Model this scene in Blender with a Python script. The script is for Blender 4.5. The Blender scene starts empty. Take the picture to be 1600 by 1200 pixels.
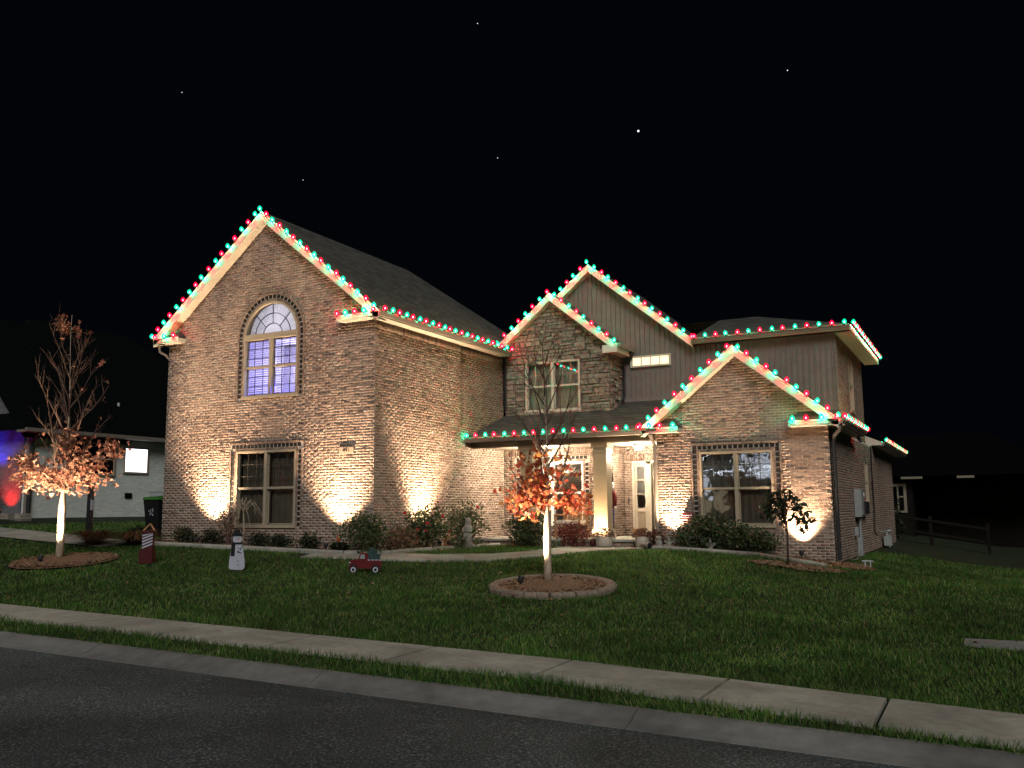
import bpy, math, random
import numpy as np
from mathutils import Vector, Matrix

random.seed(7); RNG = np.random.default_rng(7)
PI = math.pi
SC = bpy.context.scene
COL = SC.collection

# ------------------------------------------------------------------ camera
FPX, YAW, PITCH, ROLL = 1430.0, math.radians(-27.4), math.radians(7.8), math.radians(-0.48)
CAM = Vector((0, 0, 1.6))
fw = Vector((math.sin(YAW)*math.cos(PITCH), math.cos(YAW)*math.cos(PITCH), math.sin(PITCH)))
rt = Vector((math.cos(YAW), -math.sin(YAW), 0)); up = rt.cross(fw)
R2 = rt*math.cos(ROLL) + up*math.sin(ROLL); U2 = up*math.cos(ROLL) - rt*math.sin(ROLL)
cd = bpy.data.cameras.new('camera'); cam = bpy.data.objects.new('camera', cd); COL.objects.link(cam)
cd.sensor_width = 36; cd.lens = FPX/1600*36; cd.clip_start = 0.1; cd.clip_end = 4000
cam.matrix_world = Matrix(((R2.x, U2.x, -fw.x, CAM.x), (R2.y, U2.y, -fw.y, CAM.y), (R2.z, U2.z, -fw.z, CAM.z), (0, 0, 0, 1)))
SC.camera = cam

# ------------------------------------------------------------------ world, added fill light, exposure
w = bpy.data.worlds.new('World'); SC.world = w; w.use_nodes = True
nt = w.node_tree; bg = nt.nodes['Background']
sky = nt.nodes.new('ShaderNodeTexSky'); sky.sky_type = 'NISHITA'; sky.sun_disc = False
sky.sun_elevation = math.radians(-9); sky.sun_rotation = math.radians(150); sky.air_density = 1.0
hue = nt.nodes.new('ShaderNodeMix'); hue.data_type = 'RGBA'; hue.blend_type = 'MULTIPLY'; hue.inputs[0].default_value = 1
hue.inputs[7].default_value = (.75, .9, 1, 1)
glow = nt.nodes.new('ShaderNodeMix'); glow.data_type = 'RGBA'; glow.blend_type = 'ADD'; glow.inputs[0].default_value = 1
glow.inputs[7].default_value = (.016, .026, .046, 1)       # faint night glow of the whole sky
nt.links.new(sky.outputs[0], hue.inputs[6]); nt.links.new(hue.outputs[2], glow.inputs[6]); nt.links.new(glow.outputs[2], bg.inputs[0])
bg.inputs[1].default_value = 0.05
sl = bpy.data.lights.new('night_fill', 'SUN'); sl.energy = 1.6; sl.angle = math.radians(24); sl.color = (1.0, .985, .95)  # added soft fill from the camera side, in place of street light
so = bpy.data.objects.new('night_fill', sl); COL.objects.link(so)
FILL_DIR = Vector((.45, -.75, .62)).normalized()         # direction towards the added fill: behind and right of the camera
so.rotation_euler = (-FILL_DIR).to_track_quat('-Z', 'Y').to_euler()
vs = SC.view_settings; vs.view_transform = 'Standard'; vs.look = 'None'; vs.exposure = 0.0; vs.gamma = 1.0
vs.use_curve_mapping = False
cy = SC.cycles; cy.use_denoising = True; cy.max_bounces = 6; cy.diffuse_bounces = 2; cy.glossy_bounces = 3
cy.transparent_max_bounces = 12; cy.transmission_bounces = 3; cy.sample_clamp_indirect = 2.0; cy.caustics_reflective = False
cy.caustics_refractive = False; cy.use_light_tree = True; cy.sample_clamp_direct = 0.0
try: cy.denoising_prefilter = 'ACCURATE'
except Exception: pass

# ------------------------------------------------------------------ helpers
def mat(name, base=(.5, .5, .5), rough=.8, spec=.3, metal=0.0, noise=None, ramp=None, bump=None, tone=False, emit=None, trans=None, patch=None):
    m = bpy.data.materials.new(name); m.use_nodes = True
    t = m.node_tree; N = t.nodes; L = t.links; b = N['Principled BSDF']
    b.inputs['Roughness'].default_value = rough; b.inputs['Specular IOR Level'].default_value = spec
    b.inputs['Metallic'].default_value = metal; b.inputs['Base Color'].default_value = (*base, 1)
    tc = N.new('ShaderNodeTexCoord'); src = tc.outputs['Object']
    col = None
    if ramp:
        r = N.new('ShaderNodeValToRGB'); e = r.color_ramp.elements
        while len(e) < len(ramp): e.new(.5)
        for el, (p, c) in zip(e, ramp): el.position = p; el.color = (*c, 1)
        if tone:
            a = N.new('ShaderNodeAttribute'); a.attribute_name = 'tone'
            oi = N.new('ShaderNodeObjectInfo'); ad = N.new('ShaderNodeMath'); ad.operation = 'ADD'
            fr_ = N.new('ShaderNodeMath'); fr_.operation = 'FRACT'
            L.new(a.outputs['Fac'], ad.inputs[0]); L.new(oi.outputs['Random'], ad.inputs[1]); L.new(ad.outputs[0], fr_.inputs[0])
            L.new(fr_.outputs[0], r.inputs[0])
        else:
            n = N.new('ShaderNodeTexNoise'); n.inputs['Scale'].default_value = noise[0]; n.inputs['Detail'].default_value = 6
            L.new(src, n.inputs['Vector']); L.new(n.outputs['Fac'], r.inputs[0])
        col = r.outputs[0]
    if noise and (tone or not ramp):
        n = N.new('ShaderNodeTexNoise'); n.inputs['Scale'].default_value = noise[0]; n.inputs['Detail'].default_value = 5
        L.new(src, n.inputs['Vector'])
        mr = N.new('ShaderNodeMapRange'); mr.inputs[1].default_value = .3; mr.inputs[2].default_value = .7
        mr.inputs[3].default_value = 1-noise[1]; mr.inputs[4].default_value = 1+noise[1]*.6; L.new(n.outputs['Fac'], mr.inputs[0])
        mx = N.new('ShaderNodeMix'); mx.data_type = 'RGBA'; mx.blend_type = 'MULTIPLY'; mx.inputs[0].default_value = 1
        if col: L.new(col, mx.inputs[6])
        else: mx.inputs[6].default_value = (*base, 1)
        L.new(mr.outputs[0], mx.inputs[7]); col = mx.outputs[2]
    if patch:                                           # broad uneven wear and staining
        n3 = N.new('ShaderNodeTexNoise'); n3.inputs['Scale'].default_value = patch[0]; n3.inputs['Detail'].default_value = 4; n3.inputs['Distortion'].default_value = .8
        L.new(src, n3.inputs['Vector']); m3 = N.new('ShaderNodeMapRange'); m3.inputs[1].default_value = .32; m3.inputs[2].default_value = .68
        m3.inputs[3].default_value = 1-patch[1]; m3.inputs[4].default_value = 1+patch[1]; L.new(n3.outputs['Fac'], m3.inputs[0])
        x3 = N.new('ShaderNodeMix'); x3.data_type = 'RGBA'; x3.blend_type = 'MULTIPLY'; x3.inputs[0].default_value = 1
        if col: L.new(col, x3.inputs[6])
        else: x3.inputs[6].default_value = (*base, 1)
        L.new(m3.outputs[0], x3.inputs[7]); col = x3.outputs[2]
    if col: L.new(col, b.inputs['Base Color'])
    if bump:
        n2 = N.new('ShaderNodeTexNoise'); n2.inputs['Scale'].default_value = bump[0]; n2.inputs['Detail'].default_value = 6
        L.new(src, n2.inputs['Vector']); bp = N.new('ShaderNodeBump'); bp.inputs['Strength'].default_value = bump[1]
        bp.inputs['Distance'].default_value = bump[2]; L.new(n2.outputs['Fac'], bp.inputs['Height']); L.new(bp.outputs[0], b.inputs['Normal'])
    if emit:
        b.inputs['Emission Color'].default_value = (*emit[0], 1); b.inputs['Emission Strength'].default_value = emit[1]
    if trans:                                           # thin leaf or cloth: light comes through
        tr = N.new('ShaderNodeBsdfTranslucent'); ms = N.new('ShaderNodeMixShader'); ms.inputs[0].default_value = trans
        if col: L.new(col, tr.inputs[0])
        else: tr.inputs[0].default_value = (*base, 1)
        L.new(b.outputs[0], ms.inputs[1]); L.new(tr.outputs[0], ms.inputs[2]); L.new(ms.outputs[0], N['Material Output'].inputs[0])
    return m

M = {}
M['brick'] = mat('brick', rough=.9, tone=True, noise=(34, .36), patch=(.6, .16), bump=(60, .6, .006), ramp=[
    (0, (.13, .088, .07)), (.08, (.22, .15, .115)), (.3, (.28, .19, .145)), (.5, (.33, .23, .175)), (.68, (.275, .195, .155)), (.84, (.37, .275, .215)), (1, (.24, .175, .145))])
M['brickdark'] = mat('dentil_shade_and_digits', (.028, .022, .02), .9, noise=(40, .4), bump=(60, .5, .004))  # near-black puts the shade of recessed dentil bricks into the colour; digits share it
M['mortar'] = mat('mortar', (.57, .50, .42), .95, noise=(14, .25), bump=(120, .5, .004))
M['stone'] = mat('ledge_stone', rough=.9, tone=True, noise=(11, .5), bump=(16, .9, .03), ramp=[
    (0, (.16, .14, .115)), (.25, (.25, .215, .17)), (.5, (.34, .295, .23)), (.75, (.22, .20, .17)), (1, (.30, .24, .18))])
M['stonejoint'] = mat('stone_joint', (.10, .09, .075), .95, noise=(20, .3))
M['siding'] = mat('siding', (.20, .175, .16), .65, noise=(5, .12), bump=(90, .08, .002))
M['trim'] = mat('almond_trim', (.62, .56, .46), .5, noise=(3, .06))
M['columntan'] = mat('column_tan', (.46, .36, .22), .5, noise=(3, .06))
M['muntin'] = mat('muntin_brown', (.07, .06, .05), .5)
M['ringstone'] = mat('stamped_concrete', (.24, .185, .145), .9, noise=(9, .35), bump=(40, .7, .01))
M['wallplate'] = mat('number_plate', (.36, .27, .2), .8)
M['white'] = mat('white_paint', (.78, .76, .72), .45, noise=(4, .05))
M['tan'] = mat('tan_vinyl', (.40, .33, .24), .5, noise=(4, .06))
M['fascia'] = mat('fascia_white', (.70, .66, .58), .4, noise=(3, .05))
M['gutter'] = mat('gutter_metal', (.22, .19, .16), .4, .5, noise=(4, .1))
M['darkmetal'] = mat('dark_metal', (.03, .03, .032), .45, .4)
M['roof'] = mat('shingle', rough=.95, noise=(9, .4), ramp=[(.3, (.04, .041, .037)), (.7, (.085, .085, .074))], bump=(40, .6, .01))
M['asphalt'] = mat('asphalt', rough=.9, noise=(48, .4), ramp=[(.32, (.020, .024, .025)), (.50, (.050, .058, .059)), (.58, (.08, .088, .087)), (.66, (.22, .235, .23))], bump=(60, .9, .012), patch=(.55, .38))
M['concrete'] = mat('concrete', (.33, .31, .265), .9, noise=(9, .16), bump=(160, .25, .003), patch=(.9, .28))
M['kerb'] = mat('kerb_concrete', (.185, .18, .168), .9, noise=(7, .18), bump=(150, .25, .003), patch=(.7, .28))
M['soil'] = mat('turf_soil', rough=1, noise=(1.2, .3), ramp=[(.3, (.008, .014, .005)), (.7, (.016, .027, .008))], bump=(30, .8, .03))
M['grass'] = mat('grass_blade', rough=.65, tone=True, noise=(1.6, .35), patch=(.35, .3), trans=.35, ramp=[
    (0, (.035, .09, .014)), (.4, (.068, .16, .024)), (.75, (.10, .21, .036)), (.93, (.17, .24, .06)), (1, (.3, .27, .13))])
M['mulch'] = mat('mulch', rough=1, noise=(24, .4), ramp=[(.3, (.11, .065, .04)), (.7, (.27, .165, .10))], bump=(50, 1, .02))
M['chip'] = mat('bark_chip', rough=1, tone=True, noise=(20, .3), ramp=[(0, (.09, .05, .03)), (.5, (.24, .145, .09)), (1, (.36, .24, .15))])
M['bark'] = mat('bark', rough=.9, noise=(14, .4), ramp=[(.3, (.28, .22, .16)), (.7, (.50, .40, .30))], bump=(30, .7, .01))
M['twig'] = mat('twig', (.10, .06, .045), .85, noise=(10, .3))
M['maple'] = mat('maple_leaf', rough=.6, tone=True, trans=.45, noise=(9, .2), ramp=[
    (0, (.24, .03, .018)), (.35, (.40, .07, .032)), (.6, (.50, .14, .05)), (.8, (.56, .26, .08)), (1, (.30, .05, .03))])
M['maple2'] = mat('maple_leaf_brown', rough=.6, tone=True, trans=.4, noise=(9, .2), ramp=[
    (0, (.28, .10, .06)), (.35, (.42, .18, .11)), (.6, (.50, .25, .165)), (.8, (.54, .31, .21)), (1, (.40, .10, .07))])
M['leaf'] = mat('shrub_leaf', rough=.5, tone=True, trans=.25, noise=(8, .2), ramp=[(0, (.022, .042, .016)), (.5, (.06, .092, .036)), (.85, (.105, .13, .055)), (1, (.18, .14, .07))])
M['leafdark'] = mat('dark_leaf', rough=.5, tone=True, trans=.2, ramp=[(0, (.012, .02, .009)), (.6, (.026, .038, .016)), (1, (.05, .055, .03))])
M['leafpale'] = mat('pale_leaf', rough=.55, tone=True, trans=.25, ramp=[(0, (.04, .06, .03)), (.6, (.10, .12, .06)), (1, (.24, .22, .15))])
M['leafred'] = mat('burgundy_leaf', rough=.55, tone=True, trans=.3, ramp=[(0, (.05, .01, .012)), (.6, (.15, .025, .025)), (1, (.26, .06, .04))])
M['leafdry'] = mat('dry_leaf', rough=.7, tone=True, trans=.3, ramp=[(0, (.10, .055, .03)), (.6, (.22, .13, .07)), (1, (.33, .22, .13))])
M['mum'] = mat('mum_bloom', rough=.7, tone=True, trans=.2, ramp=[(0, (.05, .025, .02)), (.6, (.12, .05, .04)), (1, (.2, .09, .06))])
M['rose'] = mat('rose_petal', (.62, .02, .03), .5, trans=.3)
M['statue'] = mat('cast_stone', (.25, .235, .20), .85, noise=(9, .3), bump=(40, .4, .004))
M['pot'] = mat('pale_pot', (.55, .48, .40), .8, noise=(5, .15))
M['orange'] = mat('orange_glass', (.65, .09, .02), .3, .5)
M['snow'] = mat('white_board', (.44, .45, .52), .6, noise=(5, .08))
M['black'] = mat('black_paint', (.012, .012, .013), .5)
M['red'] = mat('red_paint', (.13, .012, .014), .45, noise=(6, .2))
M['darkred'] = mat('dark_red_paint', (.07, .012, .012), .5)
M['pine'] = mat('pine_green_paint', (.03, .06, .055), .6, noise=(9, .3))
M['bin'] = mat('black_plastic', (.012, .012, .013), .4, .4)
M['binlid'] = mat('green_plastic', (.05, .17, .03), .45, .4)
M['wood'] = mat('teak', (.40, .21, .10), .6, noise=(6, .3))
M['cushion'] = mat('cushion', (.72, .62, .50), .9)
M['grey'] = mat('grey_metal', (.28, .30, .30), .5, .4, noise=(5, .1))
M['blind'] = mat('blind', (.66, .62, .60), .7, trans=.45)
M['curtain'] = mat('curtain', (.50, .42, .32), .9, noise=(3, .15))
M['palecurtain'] = mat('pale_curtain', (.8, .8, .74), .9, noise=(3, .1))
M['sheer'] = mat('sheer_shade', (.75, .72, .72), .9, trans=.6)
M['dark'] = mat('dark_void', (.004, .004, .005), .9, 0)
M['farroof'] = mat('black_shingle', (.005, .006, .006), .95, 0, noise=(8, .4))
M['room'] = mat('room_wall', (.6, .58, .56), .9)
M['warmlit'] = mat('lit_warm_pane', (.8, .75, .6), .6, emit=((1, .82, .52), 1.1))
M['whitelit'] = mat('lit_white_pane', (.8, .8, .8), .6, emit=((.86, .90, 1.0), 3.2))
M['lamp'] = mat('lamp_glass', (.9, .85, .75), .4, emit=((1, .82, .6), 14))
M['lens'] = mat('flood_lens', (.9, .85, .75), .4, emit=((1, .72, .42), 6))
M['lensred'] = mat('red_flood_lens', (.9, .1, .05), .4, emit=((1, .12, .03), 5))
M['lensblue'] = mat('blue_flood_lens', (.1, .1, .9), .4, emit=((.1, .08, 1), 3))
M['starlit'] = mat('star', (.8, .8, .8), .6, emit=((.85, .92, 1.0), 1.6))
M['fartrim'] = mat('far_trim', (.24, .21, .16), .8, .1)
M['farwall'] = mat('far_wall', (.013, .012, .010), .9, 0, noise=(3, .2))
M['skin'] = mat('painted_face', (.75, .62, .5), .6)
M['navy'] = mat('navy_paint', (.05, .06, .16), .5)

def glass():
    m = bpy.data.materials.new('window_glass'); m.use_nodes = True; t = m.node_tree; N = t.nodes; L = t.links
    N.remove(N['Principled BSDF'])
    f = N.new('ShaderNodeFresnel'); f.inputs[0].default_value = 1.55
    tr = N.new('ShaderNodeBsdfTransparent'); tr.inputs[0].default_value = (.85, .88, .86, 1)
    g = N.new('ShaderNodeBsdfGlossy'); g.inputs['Roughness'].default_value = .015
    ad = N.new('ShaderNodeMath'); ad.operation = 'ADD'; ad.inputs[1].default_value = .05
    n = N.new('ShaderNodeTexNoise'); n.inputs['Scale'].default_value = 2.0; tc = N.new('ShaderNodeTexCoord')
    bp = N.new('ShaderNodeBump'); bp.inputs['Strength'].default_value = .06; bp.inputs['Distance'].default_value = .05
    L.new(tc.outputs['Object'], n.inputs['Vector']); L.new(n.outputs['Fac'], bp.inputs['Height']); L.new(bp.outputs[0], g.inputs['Normal'])
    ms = N.new('ShaderNodeMixShader'); L.new(f.outputs[0], ad.inputs[0]); L.new(ad.outputs[0], ms.inputs[0])
    L.new(tr.outputs[0], ms.inputs[1]); L.new(g.outputs[0], ms.inputs[2]); L.new(ms.outputs[0], N['Material Output'].inputs[0])
    return m
M['glass'] = glass()
M['lightline'] = mat('white_light_line', (.8, .8, .8), .5, emit=((.82, .88, 1.0), 12))
M['litdoor'] = mat('lit_white_door', (.8, .8, .8), .5, emit=((.80, .86, 1.0), 4.5))

def bulbmat(name, c, e):
    m = bpy.data.materials.new(name); m.use_nodes = True; t = m.node_tree; N = t.nodes; L = t.links
    N.remove(N['Principled BSDF'])
    tr = N.new('ShaderNodeBsdfTransparent'); tr.inputs[0].default_value = (*[min(1, .25+.9*x) for x in c], 1)
    em = N.new('ShaderNodeEmission'); em.inputs[0].default_value = (*c, 1); em.inputs[1].default_value = e
    ms = N.new('ShaderNodeMixShader'); ms.inputs[0].default_value = .5
    L.new(tr.outputs[0], ms.inputs[1]); L.new(em.outputs[0], ms.inputs[2]); L.new(ms.outputs[0], N['Material Output'].inputs[0])
    m.cycles.emission_sampling = 'NONE'
    return m
RED = (1.0, .0, .035); GRN = (.0, .80, .42)
M['bulbred'] = bulbmat('red_bulb', RED, 3.2); M['bulbgrn'] = bulbmat('green_bulb', GRN, 2.4)
M['corered'] = bulbmat('red_bulb_core', (1, .45, .5), 40); M['coregrn'] = bulbmat('green_bulb_core', (.5, 1, .82), 40)

class MB:
    """collects polygons, then links them as one mesh object"""
    def __init__(s): s.v = []; s.f = []; s.m = []; s.t = []
    def add(s, vs, fs, mi=0, tone=0.0):
        o = len(s.v); s.v += [tuple(p) for p in vs]
        for f in fs: s.f.append(tuple(i+o for i in f)); s.m.append(mi); s.t.append(tone)
    def box(s, x0, x1, y0, y1, z0, z1, mi=0, tone=0.0):
        v = [(x0, y0, z0), (x1, y0, z0), (x1, y1, z0), (x0, y1, z0), (x0, y0, z1), (x1, y0, z1), (x1, y1, z1), (x0, y1, z1)]
        s.add(v, BOXF, mi, tone)
    def hexa(s, v, mi=0, tone=0.0): s.add(v, BOXF, mi, tone)
    def bar(s, a, b, wx, wz, mi=0, upv=(0, 0, 1)):
        a = Vector(a); b = Vector(b); d = (b-a).normalized(); u_ = Vector(upv)
        x = d.cross(u_).normalized()*wx/2; z = x.cross(d).normalized()*wz/2
        s.hexa([a-x-z, a+x-z, b+x-z, b-x-z, a-x+z, a+x+z, b+x+z, b-x+z], mi)
    def tube(s, pts, rad, n=6, mi=0, cap=True):
        pts = [Vector(p) for p in pts]; rad = rad if hasattr(rad, '__len__') else [rad]*len(pts)
        o = len(s.v); ref = Vector((.31, .17, .93))
        for i, p in enumerate(pts):
            d = (pts[min(i+1, len(pts)-1)]-pts[max(i-1, 0)]).normalized()
            if abs(d.dot(ref)) > .95: ref = Vector((.9, .3, .1))
            x = d.cross(ref).normalized(); y = d.cross(x)
            for k in range(n):
                a = 2*PI*k/n; s.v.append(tuple(p+(x*math.cos(a)+y*math.sin(a))*rad[i]))
        for i in range(len(pts)-1):
            for k in range(n):
                k2 = (k+1) % n; s.f.append((o+i*n+k, o+i*n+k2, o+(i+1)*n+k2, o+(i+1)*n+k)); s.m.append(mi); s.t.append(0)
        if cap:
            s.f.append(tuple(o+k for k in range(n))[::-1]); s.m.append(mi); s.t.append(0)
            q = o+(len(pts)-1)*n; s.f.append(tuple(q+k for k in range(n))); s.m.append(mi); s.t.append(0)
    def lathe(s, prof, c=(0, 0, 0), n=16, mi=0, sx=1, sy=1):
        o = len(s.v); c = Vector(c)
        for r, z in prof:
            for k in range(n):
                a = 2*PI*k/n; s.v.append((c.x+r*math.cos(a)*sx, c.y+r*math.sin(a)*sy, c.z+z))
        for i in range(len(prof)-1):
            for k in range(n):
                k2 = (k+1) % n; s.f.append((o+i*n+k, o+i*n+k2, o+(i+1)*n+k2, o+(i+1)*n+k)); s.m.append(mi); s.t.append(0)
        s.f.append(tuple(o+k for k in range(n))[::-1]); s.m.append(mi); s.t.append(0)
        q = o+(len(prof)-1)*n; s.f.append(tuple(q+k for k in range(n))); s.m.append(mi); s.t.append(0)
    def prism(s, poly, e, mi=0):
        """poly: list of 3-D points, e: extrusion vector"""
        e = Vector(e); P = [Vector(p) for p in poly]; n = len(P); o = len(s.v)
        s.v += [tuple(p) for p in P]+[tuple(p+e) for p in P]
        fs = [tuple(range(n))[::-1], tuple(range(n, 2*n))]+[(i, (i+1) % n, n+(i+1) % n, n+i) for i in range(n)]
        for f in fs: s.f.append(tuple(i+o for i in f)); s.m.append(mi); s.t.append(0)
    def build(s, name, mats, parent=None, smooth=False, org=None):
        me = bpy.data.meshes.new(name)
        v = s.v
        if org is not None: v = [(x-org[0], y-org[1], z-org[2]) for x, y, z in v]
        me.from_pydata(v, [], s.f)
        for m in (mats if isinstance(mats, (list, tuple)) else [mats]): me.materials.append(M[m] if isinstance(m, str) else m)
        me.polygons.foreach_set('material_index', s.m)
        a = me.attributes.new('tone', 'FLOAT', 'FACE'); a.data.foreach_set('value', s.t)
        if smooth: me.polygons.foreach_set('use_smooth', [True]*len(s.f))
        me.update()
        o = bpy.data.objects.new(name, me); COL.objects.link(o)
        if org is not None: o.location = org
        if parent: attach(o, parent)
        return o
BOXF = [(0, 3, 2, 1), (4, 5, 6, 7), (0, 1, 5, 4), (1, 2, 6, 5), (2, 3, 7, 6), (3, 0, 4, 7)]

def attach(o, p):
    o.parent = p
    o.matrix_parent_inverse = Matrix.Translation(-p.location)      # nothing is rotated, so this keeps world coordinates
def tag(o, label=None, cat=None, group=None, kind=None):
    if label: o['label'] = label
    if cat: o['category'] = cat
    if group: o['group'] = group
    if kind: o['kind'] = kind
    return o
def thing(name, label, cat, loc=(0, 0, 0), group=None):
    o = bpy.data.objects.new(name, None); COL.objects.link(o); o.location = loc; o.empty_display_size = .2
    return tag(o, label, cat, group)
def sub(name, parent):
    o = bpy.data.objects.new(name, None); COL.objects.link(o); o.empty_display_size = .1; attach(o, parent); return o
def box(name, m, parent, *a):
    b = MB(); b.box(*a); return b.build(name, m, parent)
def bulk(name, verts, faces, m, tones=None, parent=None, kind=None):
    """numpy mesh: verts (n,3), faces (k,3 or 4)"""
    me = bpy.data.meshes.new(name); nv = len(verts); k = faces.shape[1]; nf = len(faces)
    me.vertices.add(nv); me.vertices.foreach_set('co', np.ascontiguousarray(verts, dtype=np.float32).ravel())
    me.loops.add(nf*k); me.loops.foreach_set('vertex_index', np.ascontiguousarray(faces, dtype=np.int32).ravel())
    me.polygons.add(nf); me.polygons.foreach_set('loop_start', np.arange(0, nf*k, k, dtype=np.int32))
    me.update(calc_edges=True)
    if tones is not None:
        a = me.attributes.new('tone', 'FLOAT', 'FACE'); a.data.foreach_set('value', np.ascontiguousarray(tones, dtype=np.float32))
    me.materials.append(M[m]); me.validate()
    o = bpy.data.objects.new(name, me); COL.objects.link(o)
    if parent: attach(o, parent)
    if kind: o['kind'] = kind
    return o

# ------------------------------------------------------------------ terrain
def smst(t): t = np.clip(t, 0, 1); return t*t*(3-2*t)
def zroad(X): return -.15-.022*(np.clip(X, -40, 30)+11)
def h(X, Y):
    X = np.asarray(X, float); Y = np.asarray(Y, float)
    a = zroad(X)+.13
    b = np.interp(X, [-60, -30, -19.2, -15.7, -13.3, -10, -7.3, -4.9, -3.3, 0, 6, 40], [2.0, 1.45, .78, .69, .62, .60, .60, .47, .29, .02, -.3, -1.2])
    ye = np.interp(X, [-13, -10], [17.3, 20.5])
    t = np.clip((Y-9.9)/(ye-9.9), 0, 1); t = .75*t+.25*smst(t)
    z = a+(b-a)*t-.02*np.clip(Y-20, 0, 15)*np.clip((X+4)/4, 0, 1)
    return np.where(Y < 9.9, zroad(X)+.1+.03*np.clip((Y-8.3)/.7, 0, 1), z)
def hz(x, y): return float(h(x, y))

def grid(name, xs, ys, zf, m, kind='structure'):
    Xg, Yg = np.meshgrid(xs, ys); Z = zf(Xg, Yg); nx, ny = len(xs), len(ys)
    V = np.stack([Xg.ravel(), Yg.ravel(), Z.ravel()], 1)
    i = np.arange(nx*ny).reshape(ny, nx); F = np.stack([i[:-1, :-1].ravel(), i[:-1, 1:].ravel(), i[1:, 1:].ravel(), i[1:, :-1].ravel()], 1)
    o = bulk(name, V, F, m, kind=kind)
    o.data.polygons.foreach_set('use_smooth', [True]*len(F)); return o

far = MB(); far.add([(-900, -500, -9), (900, -500, -9), (900, 1300, -9), (-900, 1300, -9)], [(0, 1, 2, 3)])
tag(far.build('ground', 'soil'), 'dark open ground reaching out to the horizon', kind='structure')
tag(grid('lawn', np.arange(-70, 50.1, .5), np.concatenate([np.arange(8.28, 26, .3), np.arange(26, 90, 2.0)]), lambda X, Y: h(X, Y)-.012, 'soil'),
    'sloping front lawn soil under the turf', kind='structure')
tag(grid('road', np.arange(-70, 50.1, 2.0), np.array([-40, -6, -2, 1, 4, 6, 7.4, 7.9]), lambda X, Y: zroad(X)+.05*np.clip((7.9-Y)/4, 0, 1), 'asphalt'),
    'dark speckled asphalt street in front of the lawn', kind='structure')
# rolled kerb in cast lengths, sidewalk slabs
kerb = tag(thing('kerb', 'pale concrete rolled kerb along the street edge', 'kerb', (-6, 8.1, -.2)), kind='structure'); del kerb['category']
kx = [-66+3.6*i for i in range(32)]; kx = [x+(-6.6-min(kx, key=lambda q: abs(q+6.6))) for x in kx]
for a, b in zip(kx[:-1], kx[1:]):
    k = MB(); prof = [(7.885, -.25), (7.885, .012), (7.95, .02), (8.05, .045), (8.14, .085), (8.2, .105), (8.30, .11), (8.33, -.25)]
    x0, x1 = a+.006, b-.006
    k.prism([(x0, y, z+float(zroad(x0))) for y, z in prof][::-1], (x1-x0, 0, float(zroad(x1)-zroad(x0))))
    k.build('kerb_stone', 'kerb', kerb)
walk = tag(thing('sidewalk', 'concrete sidewalk of long slabs between lawn and verge', 'sidewalk', (-6, 9.5, -.1)), kind='structure'); del walk['category']
def swoff(x): return -.105*float(np.clip(x+4.4, 0, 6))        # the walk closes in on the kerb towards the right
J = [-10.05+1.87*i for i in range(-28, 5)]+[-1.0+1.87*i for i in range(0, 24)]
for a, b in zip(J[:-1], J[1:]):
    k = MB(); x0, x1 = a+.02, b-.02; za, zb = float(zroad(x0))+.15, float(zroad(x1))+.15
    p_, q_ = swoff(x0), swoff(x1)
    k.hexa([(x0, 8.93+p_, za-.12), (x1, 8.93+q_, zb-.12), (x1, 10.03+q_, zb-.12), (x0, 10.03+p_, za-.12), (x0, 8.93+p_, za), (x1, 8.93+q_, zb), (x1, 10.03+q_, zb+.01), (x0, 10.03+p_, za+.01)])
    k.build('slab', 'concrete', walk)
# front walk to the porch
WP = [(-13.9, 16.75), (-12.6, 17.05), (-11.2, 17.75), (-10.0, 18.75), (-9.3, 20.0), (-8.95, 21.2), (-8.8, 22.25)]
WW = [.5, .5, .5, .52, .6, .9, 1.25]
def ribbon(pts, ws, n=8, dz=.02):
    P = [];
    for i in range(len(pts)-1):
        for t in np.linspace(0, 1, n, endpoint=False): P.append((pts[i][0]*(1-t)+pts[i+1][0]*t, pts[i][1]*(1-t)+pts[i+1][1]*t, ws[i]*(1-t)+ws[i+1]*t))
    P.append((*pts[-1], ws[-1]))
    L_, R_ = [], []
    for i, (x, y, ww) in enumerate(P):
        a = P[max(i-1, 0)]; b = P[min(i+1, len(P)-1)]; d = Vector((b[0]-a[0], b[1]-a[1], 0)).normalized(); nrm = Vector((-d.y, d.x, 0))
        l = Vector((x, y, 0))+nrm*ww; r = Vector((x, y, 0))-nrm*ww
        L_.append((l.x, l.y, hz(l.x, l.y)+dz)); R_.append((r.x, r.y, hz(r.x, r.y)+dz))
    return L_, R_
Lw, Rw = ribbon(WP, WW, dz=.03)
wb = MB()
for i in range(len(Lw)-1):
    dn = lambda p: (p[0], p[1], p[2]-.15)
    wb.hexa([dn(Lw[i]), dn(Rw[i]), dn(Rw[i+1]), dn(Lw[i+1]), Lw[i], Rw[i], Rw[i+1], Lw[i+1]])
tag(wb.build('path', 'concrete'), 'curved concrete front path leading to the porch step', kind='structure')
WALKPTS = np.array([((a[0]+b[0])/2, (a[1]+b[1])/2, math.dist(a, b)/2) for a, b in zip(Lw, Rw)])
# neighbour's drive
d = MB()
for i in range(14):
    x0 = -48+i*2; x1 = x0+2
    d.add([(x0, 16.0, hz(x0, 16)+.02), (x1, 16.0, hz(x1, 16)+.02), (x1, 17.2, hz(x1, 17.2)+.02), (x0, 17.2, hz(x0, 17.2)+.02)], [(0, 1, 2, 3)])
tag(d.build('driveway', 'concrete'), 'pale concrete drive crossing behind the lawn at far left', kind='structure')

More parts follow.
